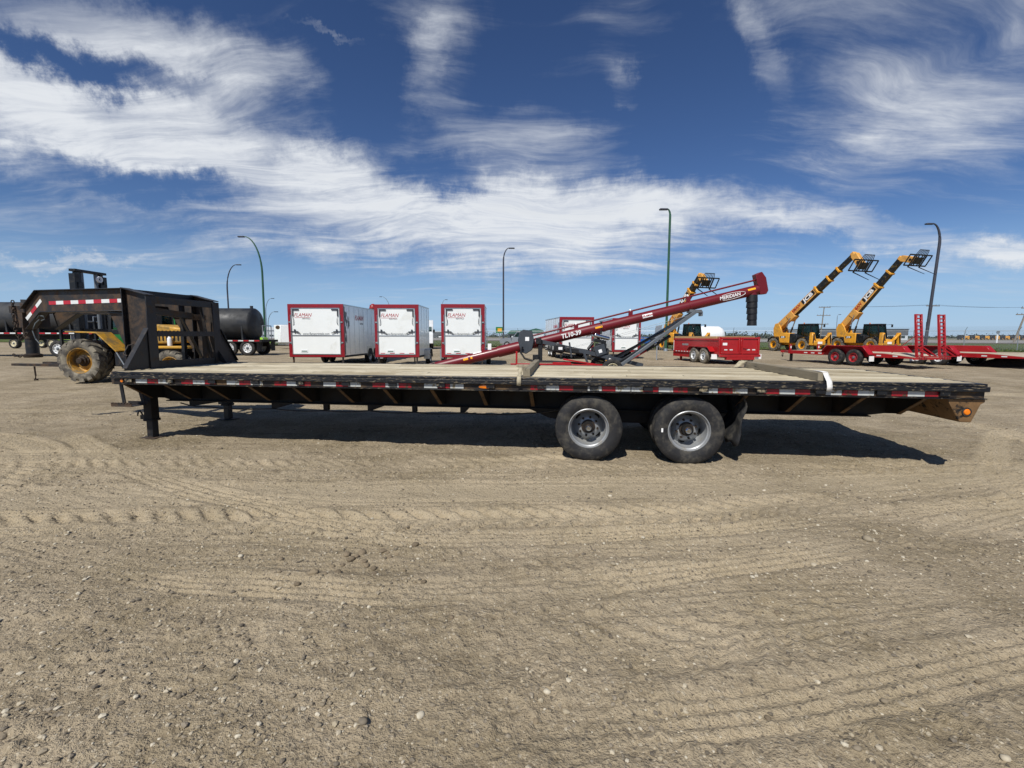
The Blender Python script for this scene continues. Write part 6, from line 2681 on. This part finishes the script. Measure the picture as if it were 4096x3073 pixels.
# green tractor seen through the gooseneck window
def tractor():
    t = thing('tractor', 'green farm tractor half hidden behind the forklift, seen through the gooseneck', 'tractor', (-21.5, 27.0, YARD), R(200))
    G = M['tractor_green']
    for s in (-1, 1):
        machine_wheel(t, -1.1, s * .95, .9, 1.8, .5, .5, s, 'decal_yellow', 'rubber', .15, 0, 18)
        machine_wheel(t, 1.5, s * .85, .6, 1.2, .36, .33, s, 'decal_yellow', 'rubber', .1, 0, 16)
    mb = MB()
    mb.prism([(-.2, .9), (-.2, 1.95), (1.6, 1.8), (2.1, 1.6), (2.15, 1.0), (1.5, .8)], -.42, .42, 'xz')
    mb.build('hood', G, t, .06, seg=2)
    mb = MB()
    for xx in (-1.6, -.2):
        for yy in (-.7, .7): mb.bar((xx, yy, 1.4), (xx, yy * .95, 2.85), .09, .09)
    mb.box(-1.8, 0.0, -.8, .8, 1.2, 1.5)
    mb.build('cab_frame', G, t)
    mb = MB()
    mb.box(-1.85, .05, -.82, .82, 2.86, 3.02)
    mb.build('cab_roof', G, t, .05)
    for yy in (-.69, .69):
        mb = MB()
        mb.box(-1.56, -.24, yy - .005, yy + .005, 1.51, 2.84)
        mb.build('window', M['cab_glass'], t)
    for s in (-1, 1):
        mb = MB()
        pts = [(-1.1 + 1.0 * math.cos(R(10 + 150 * i / 8)), .9 + 1.0 * math.sin(R(10 + 150 * i / 8))) for i in range(9)]
        pts += [(-1.1 + .95 * math.cos(R(10 + 150 * i / 8)), .9 + .95 * math.sin(R(10 + 150 * i / 8))) for i in range(8, -1, -1)]
        A, B = sorted((s * .7, s * 1.2))
        mb.prism(pts, A, B, 'xz')
        mb.build('fender', G, t)
    mb = MB()
    mb.tube((1.0, .3, 1.8), (1.0, .3, 2.6), .04)
    mb.build('exhaust_stack', M['engine_black'], t)


tractor()


# ------------------------------------------------------------------ street lamps
def street_lamp(label, x, y, top, arm, armlen, mt, lean=0.0, r=.13):
    t = thing('street_lamp', label, 'street lamp', (x, y, YARD), 0, 'street lamps along the road')
    H = top - YARD
    mb = MB()
    mb.tube((0, 0, 0), (0, 0, .25), r * 1.8, r * 1.3, n=14)
    mb.build('base', M['pole_grey'], t)
    mb = MB()
    ac = min(armlen, H * .2)
    pts = [(0, 0, .2), (lean * .2, 0, H * .35), (lean * .5, 0, H - 2.2 * ac)]
    z0 = H - 2.2 * ac
    for k in range(1, 11):
        a = R(90) * k / 10
        pts.append((lean * .5 + arm * armlen * (1 - math.cos(a)), 0, z0 + 2.2 * ac * math.sin(a)))
    mb.path(pts, r, 10, r * .42)
    mb.build('pole', M[mt], t)
    e = pts[-1]
    mb = MB()
    mb.M = Matrix.Translation((e[0] + arm * .30, 0, e[2] - .03))
    mb.prism([(-.36, -.13), (.36, -.16), (.40, .16), (-.36, .13)] if arm > 0 else [(.36, -.13), (-.36, -.16), (-.40, .16), (.36, .13)], -.07, .07, 'xy')
    mb.M = Matrix.Identity(4)
    mb.build('lamp_head', M['pole_dark'], t, .03)
    return t


def lamp_at(label, u, Y, top, arm, armlen, mt, lean=0.0, r=.13):
    return street_lamp(label, u * Y, Y, top, arm, armlen, mt, lean, r)


lamp_at('tall green street lamp with long arm to the left, beside the black tank end', -.5385, 53, 12.6, -1, 1.85, 'pole_green', .1, .12)
lamp_at('shorter grey street lamp curving right, left of the green one', -.615, 73, 12.5, 1, 1.7, 'pole_dark', 0, .12)
lamp_at('dark slim street lamp standing between the third white trailer and the auger', -.019, 60, 12.7, 1, .75, 'pole_dark', 0, .11)
lamp_at('green street lamp pole rising above the auger tube and dump trailer', .336, 42, 12.75, -1, .28, 'pole_green', -.1, .115)
lamp_at('dark street lamp with hooked top right of the telehandlers', .902, 46, 12.5, -1, .85, 'pole_dark', .95, .14)
lamp_at('faint far street lamp peeking over the second white trailer roof', -.263, 128, 12.2, -1, 2.4, 'pole_grey', 0, .1)
lamp_at('faint far street lamp peeking over the third white trailer roof', -.1515, 135, 12.0, 1, .9, 'pole_grey', 0, .1)
lamp_at('thin far street lamp right beside the green lamp pole', -.5345, 122, 11.2, 1, 1.7, 'pole_grey', 0, .1)
lamp_at('thin short far lamp with level arm above the small white trailer', -.531, 96, 6.4, 1, 1.5, 'pole_grey', 0, .08)
lamp_at('tiny far lamp mast between the telehandler booms', .706, 140, 8.2, 1, .4, 'pole_grey', 0, .09)


# ------------------------------------------------------------------ utility poles and wires
def utility_pole(label, x, y, H, arms, lean=0.0, brace=False):
    t = thing('utility_pole', label, 'utility pole', (x, y, YARD), 0, 'wooden utility poles along the highway')
    mb = MB()
    mb.tube((0, 0, 0), (lean, 0, H), .2, .13, n=10)
    mb.build('pole', M['pole_wood'], t)
    for z, w in arms:
        mb = MB()
        xx = lean * z / H
        mb.box(xx - w, xx + w, -.32, -.18, z - .1, z + .1)
        mb.build('cross_arm', M['pole_wood'], t)
        for q in (-.9, -.45, .45, .9):
            mb = MB()
            mb.tube((xx + q * w, -.25, z + .1), (xx + q * w, -.25, z + .36), .06, n=6)
            mb.build('insulator', M['pole_grey'], t)
    if brace:
        mb = MB()
        mb.tube((-.45, -.3, H * .42), (-.45, -.3, H * .55), .28, n=12)
        mb.build('transformer', M['pole_grey'], t)
    return t


utility_pole('wooden utility pole with three cross arms behind the left telehandler', .672 * 150, 150, 11.0, ((10.8, 1.9), (8.2, 2.2), (5.4, 1.9)), .6)
utility_pole('grey utility pole with transformer beside the dark street lamp', .9045 * 118, 118, 9.4, ((9.2, 1.7),), .6, True)
utility_pole('leaning utility pole at the right picture edge', 1.095 * 100, 100, 8.0, ((7.6, 1.6), (6.2, 2.2)), 2.3)
wr = thing('power_line', 'thin overhead power line crossing the sky behind the telehandlers', 'wire', (0, 0, 0), 0)
P3 = [Vector((.672 * 150 + .6, 150, 11.2)), Vector((.9045 * 118 + .6, 118, 9.6)), Vector((1.095 * 100 + 2.3, 100, 7.9))]
for off in (-1.4, 1.4):
    mb = MB()
    pts = []
    for a, b in zip(P3[:-1], P3[1:]):
        for k in range(8):
            u = k / 8
            q = a + (b - a) * u
            pts.append((q.x + off, q.y - .25, q.z - 1.1 * u * (1 - u)))
    mb.path(pts, .022, 4)
    mb.build('wire', M['pole_dark'], wr)


# ------------------------------------------------------------------ chain link fence
def chain_mat():
    m = bpy.data.materials.new('chain_link')
    m.use_nodes = True
    t = NT(m.node_tree)
    tc = t.n('ShaderNodeTexCoord').outputs['Object']
    s = t.n('ShaderNodeSeparateXYZ', ins={0: tc})
    u = t.math('ADD', s.outputs[0], s.outputs[2])
    v = t.math('SUBTRACT', s.outputs[0], s.outputs[2])

    def wire(q):
        f = t.math('FRACT', t.math('MULTIPLY', q, 12.0))
        return t.math('LESS_THAN', f, .055)
    a = t.math('MAXIMUM', wire(u), wire(v))
    b = t.n('ShaderNodeBsdfPrincipled', ins={'Base Color': (.32, .34, .36, 1), 'Metallic': .6, 'Roughness': .5})
    tr = t.n('ShaderNodeBsdfTransparent')
    mx = t.n('ShaderNodeMixShader', ins={0: a})
    t.link(tr.outputs[0], mx.inputs[1])
    t.link(b.outputs[0], mx.inputs[2])
    o = t.n('ShaderNodeOutputMaterial')
    t.link(mx.outputs[0], o.inputs[0])
    return m


M['chain_link'] = chain_mat()


def fence():
    f0 = fl(0, 2.6, YARD)
    t = thing('chain_link_fence', 'tall grey chain link fence with barbed wire arms along the grass verge', 'fence', f0, math.atan2(FD.y, FD.x))
    H = 1.95
    sp = 4.1
    pm = None
    s = -82
    k = 0
    while s < 62:
        if pm is None:
            mb = MB()
            mb.tube((0, 0, 0), (0, 0, H + .04), .035, n=8)
            mb.tube((0, 0, H + .02), (0, -.28, H + .36), .018, n=6)
            pm = mb.mesh('post', M['galv'])
        put('post', pm, t, (s, 0, 0))
        mb = MB()
        mb.box(s + .04, s + sp - .04, -.004, .004, .05, H - .02)
        mb.build('wire_mesh', M['chain_link'], t)
        s += sp
        k += 1
    mb = MB()
    mb.tube((-82, 0, H), (62, 0, H), .024, n=6)
    mb.build('top_rail', M['galv'], t)
    for q in (.35, .68, 1.0):
        mb = MB()
        mb.tube((-82, -.28 * q, H + .02 + .34 * q), (62, -.28 * q, H + .02 + .34 * q), .006, n=4)
        mb.build('barbed_wire', M['galv'], t)


fence()


# ------------------------------------------------------------------ vehicles and objects near the fence
def pickup(label, x, y, rz, mt, name='pickup_truck', cat='truck', box=False, group=None):
    t = thing(name, label, cat, (x, y, YARD), rz, group)
    mb = MB()
    if box:
        mb.prism([(-2.9, .55), (-2.9, 1.05), (1.5, 1.05), (1.5, 2.25), (2.2, 2.3), (2.55, 1.75), (3.3, 1.55), (3.4, .55)], -1.0, 1.0, 'xz')
    else:
        mb.prism([(-2.7, .45), (-2.75, 1.15), (-.75, 1.12), (-.55, 1.85), (.55, 1.85), (1.05, 1.2), (2.45, 1.05), (2.6, .8), (2.55, .45)], -.95, .95, 'xz')
    mb.build('body', mt, t, .06, seg=2)
    for s in (-1, 1):
        mb = MB()
        A, B = sorted((s * (1.001 if box else .951), s * (1.006 if box else .956)))
        if box: mb.prism([(1.6, 1.6), (1.6, 2.15), (2.15, 2.15), (2.45, 1.65)], A, B, 'xz')
        else: mb.prism([(-.55, 1.22), (-.42, 1.76), (.48, 1.76), (.88, 1.25)], A, B, 'xz')
        mb.build('window', M['cab_glass'], t)
        for xx in ((-1.9, 2.3) if box else (-1.65, 1.7)):
            light_wheel(t, xx, s * (.92 if box else .86), .42 if box else .38, .84 if box else .76, .25, .21, s, 'rim_white')
        mb = MB()
        mb.cbox((1.2 if not box else 2.35, s * 1.12, 1.3 if not box else 1.85), (.12, .2, .3))
        mb.build('mirror', M['machine_black'], t)
    mb = MB()
    if box: mb.prism([(2.21, 2.26), (2.54, 1.78), (2.56, 1.80), (2.23, 2.29)], -.9, .9, 'xz')
    else: mb.prism([(.57, 1.82), (1.03, 1.24), (1.06, 1.26), (.60, 1.85)], -.8, .8, 'xz')
    mb.build('windscreen', M['cab_glass'], t)
    if box:
        mb = MB()
        mb.box(-2.95, 1.3, -1.1, 1.1, 1.051, 3.0)
        mb.build('cargo_box', mt, t, .04)
    return t


pickup('silver pickup truck parked near the fence behind the auger belt shield', 1.35, 51.5, R(160), M['alu'])
pickup('white box truck mostly hidden behind the second cargo trailer', -9.75, 50.0, R(-78), M['white_plain'], 'box_truck', 'truck', True)

bt_ = thing('utility_trailer', 'small blue open utility trailer parked behind the auger legs', 'trailer', (14.2, 46.0, YARD), R(15))
mb = MB()
mb.box(-1.0, 1.0, -.7, 2.4, .62, .70)
mb.build('bed', M['blue_paint'], bt_, .01)
for y0 in (-.7, 2.4):
    mb = MB()
    mb.bar((-1.0, y0, 1.25), (1.0, y0, 1.25), .06, .06)
    mb.bar((-1.0, y0, .95), (1.0, y0, .95), .05, .05)
    for xx in (-1, -.33, .33, 1): mb.bar((xx, y0, .7), (xx, y0, 1.25), .05, .05)
    mb.build('end_rail', M['blue_paint'], bt_)
for xx in (-1.0, 1.0):
    mb = MB()
    mb.box(xx - .03, xx + .03, -.66, 2.36, .701, 1.10)
    mb.build('side_panel', M['blue_paint'], bt_)
    w = light_wheel(bt_, xx * 1.12, .9, .36, .72, .2, .19, -1, 'rim_white')
    w.rotation_euler = (0, 0, R(-90) if xx < 0 else R(90))
mb = MB()
mb.bar((0, -.7, .6), (0, -2.0, .5), .1, .1)
mb.tube((0, -1.8, 0), (0, -1.8, .8), .04)
mb.build('tongue', M['blue_paint'], bt_)

sg = thing('sign_board', 'small grey sign board on a post leaning behind the auger lift leg', 'sign', (8.3, 26.2, YARD), R(-20))
mb = MB()
mb.box(-.03, .03, -.03, .03, 0, 1.35)
mb.build('post', M['galv'], sg)
mb = MB()
mb.prism([(-.2, 1.0), (.18, 1.05), (.24, 2.0), (-.1, 1.95)], -.05, -.032, 'xz')
mb.build('board', M['alu'], sg)


# white storage tank behind the third telehandler
wt = thing('storage_tank', 'white rounded storage tank behind the dump trailer and telehandler', 'tank', (21.2, 50.5, YARD), 0)
mb = MB()
mb.M = Matrix.Rotation(R(-90), 4, 'Z')
mb.lathe([(0, -.75), (.45, -.66), (.85, -.40), (1.05, 0), (1.05, 2.6), (.85, 3.0), (.45, 3.26), (0, 3.35)], 36)
mb.M = Matrix.Identity(4)
o = mb.build('tank', M['white_plain'], wt, ang=60)
o.location = (-1.2, 0, 1.42)
for xx in (-.8, 1.2):
    mb = MB()
    mb.prism([(-.8, 0), (.8, 0), (.95, .9), (0, .38), (-.95, .9)], xx - .08, xx + .08, 'yz')
    mb.build('cradle', M['grey_steel'], wt)


# ------------------------------------------------------------------ buildings and machines beyond the highway
def shed(label, x, y, rz, W, D, H, roof_h, wall, roof, band=None, name='farm_building', doors=0, windows=0):
    t = thing(name, label, 'building', (x, y, YARD), rz)
    mb = MB()
    mb.box(-W / 2, W / 2, 0, D, 0, H)
    mb.build('wall', M[wall], t)
    mb = MB()
    if roof_h > 0:
        mb.prism([(-W / 2 - .4, H + .002), (W / 2 + .4, H + .002), (W / 2 - .2, H + roof_h * .6), (0, H + roof_h), (-W / 2 + .2, H + roof_h * .6)] if W < D else
                 [(-W / 2 - .3, H + .002), (W / 2 + .3, H + .002), (W / 2 - 1.5, H + roof_h), (-W / 2 + 1.5, H + roof_h)], -.4, D + .4, 'xz')
    else:
        mb.box(-W / 2 - .2, W / 2 + .2, -.2, D + .2, H + .002, H + .3)
    mb.build('roof', M[roof], t)
    if band:
        mb = MB()
        mb.box(-W / 2 + .02, W / 2 - .02, -.12, -.002, H * band[0], H * band[1])
        mb.build('fascia', M[band[2]], t)
    for k in range(doors):
        mb = MB()
        xx = -W / 2 + W * (k + .5) / doors
        mb.box(xx - 1.6, xx + 1.6, -.10, -.002, 0, H * .55)
        mb.build('door', M['barn_white'], t)
    for k in range(windows):
        mb = MB()
        xx = -W / 2 + W * (k + .5) / windows
        mb.box(xx - 1.0, xx + 1.0, -.10, -.002, H * .2, H * .42)
        mb.build('window', M['cab_glass'], t)
    return t


shed('long dark roofed sales building behind the two telehandlers', .752 * 185, 185, R(-8), 37, 20, 4.2, 0, 'barn_white', 'barn_grey', (.48, 1.0, 'barn_grey'), doors=0, windows=9)
sg2 = thing('building_sign', 'pale lettered sign strip on the front of the long dark building', 'sign', (.786 * 183, 182.3, 3.0), R(-8))
mb = MB()
mb.box(-3.6, 3.6, -.12, 0, -.35, .05)
mb.build('strip', M['barn_white'], sg2)
mb = MB()
mb.prism([(-.9, .2), (.9, .2), (.5, .62), (-.5, .62)], -.12, 0, 'xz')
mb.build('emblem', M['barn_white'], sg2)
shed('low building with green roof far beyond the auger hopper end', -.002 * 260 + 4, 260, R(4), 11, 9, 2.6, 1.9, 'barn_dark', 'barn_green', doors=0, windows=3)
shed('wide green gabled building beside the fourth cargo trailer', .052 * 270, 270, R(-4), 9, 16, 3.2, 2.6, 'barn_white', 'barn_green', doors=1, windows=0)
shed('pale low shed far left behind the small white trailer', -.515 * 240, 240, R(10), 26, 12, 4.0, 1.6, 'barn_white', 'barn_white', windows=6)
shed('grey long workshop far behind the gap between second and third trailers', -.163 * 260, 260, R(2), 16, 10, 3.4, 0, 'barn_grey', 'barn_white', windows=5)
dg = thing('dealer_sign', 'green and yellow square dealer sign far off beside the slim dark lamp', 'sign', (-.027 * 200, 200, YARD), 0)
mb = MB()
mb.box(-.15, .15, -.1, .1, 0, 2.6)
mb.build('post', M['pole_grey'], dg)
mb = MB()
mb.box(-1.7, 1.7, -.2, .2, 2.6, 5.2)
mb.build('panel', M['tractor_green'], dg)
mb = MB()
mb.box(-.9, .9, -.23, -.201, 3.2, 4.6)
mb.build('emblem', M['decal_yellow'], dg)

hs = thing('highway_sign', 'small white highway marker post with round sign near the machine row', 'sign', (1.058 * 96, 96, YARD), 0)
mb = MB()
mb.box(-.14, .14, -.05, .05, 0, 1.9)
mb.build('post', M['white_plain'], hs)
mb = MB()
mb.lathe([(0, -.05), (.36, -.05), (.36, .02)], 18)
o = mb.build('plate', M['pole_grey'], hs)
o.location = (0, -.06, 2.35)

names_ = ['first', 'second', 'third', 'fourth', 'fifth', 'sixth', 'seventh']
for k in range(7):
    u = .983 + .0215 * k * 1.02
    Yk = 205
    t = thing('loader', '%s yellow and black loader from the left in the far row by the highway' % names_[k], 'loader', (u * Yk, Yk, YARD + .1), R(3), 'far row of yellow and black loaders')
    mb = MB()
    mb.prism([(-1.8, .35), (-1.8, 1.3), (-1.2, 2.15), (.1, 2.15), (.3, 1.1), (.5, .35)], -.8, .8, 'xz')
    mb.build('body', M['machine_black'], t, .05)
    mb = MB()
    mb.prism([(1.5, .25), (2.3, .25), (2.3, 1.6), (1.9, 1.75), (.5, 1.0), (.3, .75), (1.4, .9)], -.85, .85, 'xz')
    mb.build('loader_arm', M['machine_yellow'], t, .03)
    for xx in (-1.2, .2):
        for s in (-1, 1): light_wheel(t, xx, s * .85, .42, .84, .3, .22, s, 'rim_yellow')

cars = [(-.148, 230, 'white_plain', 'white'), (-.158, 236, 'barn_grey', 'dark grey'), (-.560, 200, 'white_plain', 'white'), (.008, 245, 'white_plain', 'white'), (.020, 246, 'alu', 'silver')]
where = ['far off between second and third cargo trailers, right one', 'far off between second and third cargo trailers, left one', 'far left, beyond the black tank end', 'in front of the far green roofed building', 'beside the far green roofed building']
for (u, Yk, mt, cn), w in zip(cars, where):
    pickup('tiny %s pickup truck %s' % (cn, w), u * Yk, Yk, R(5), M[mt], group='far parked pickup trucks')
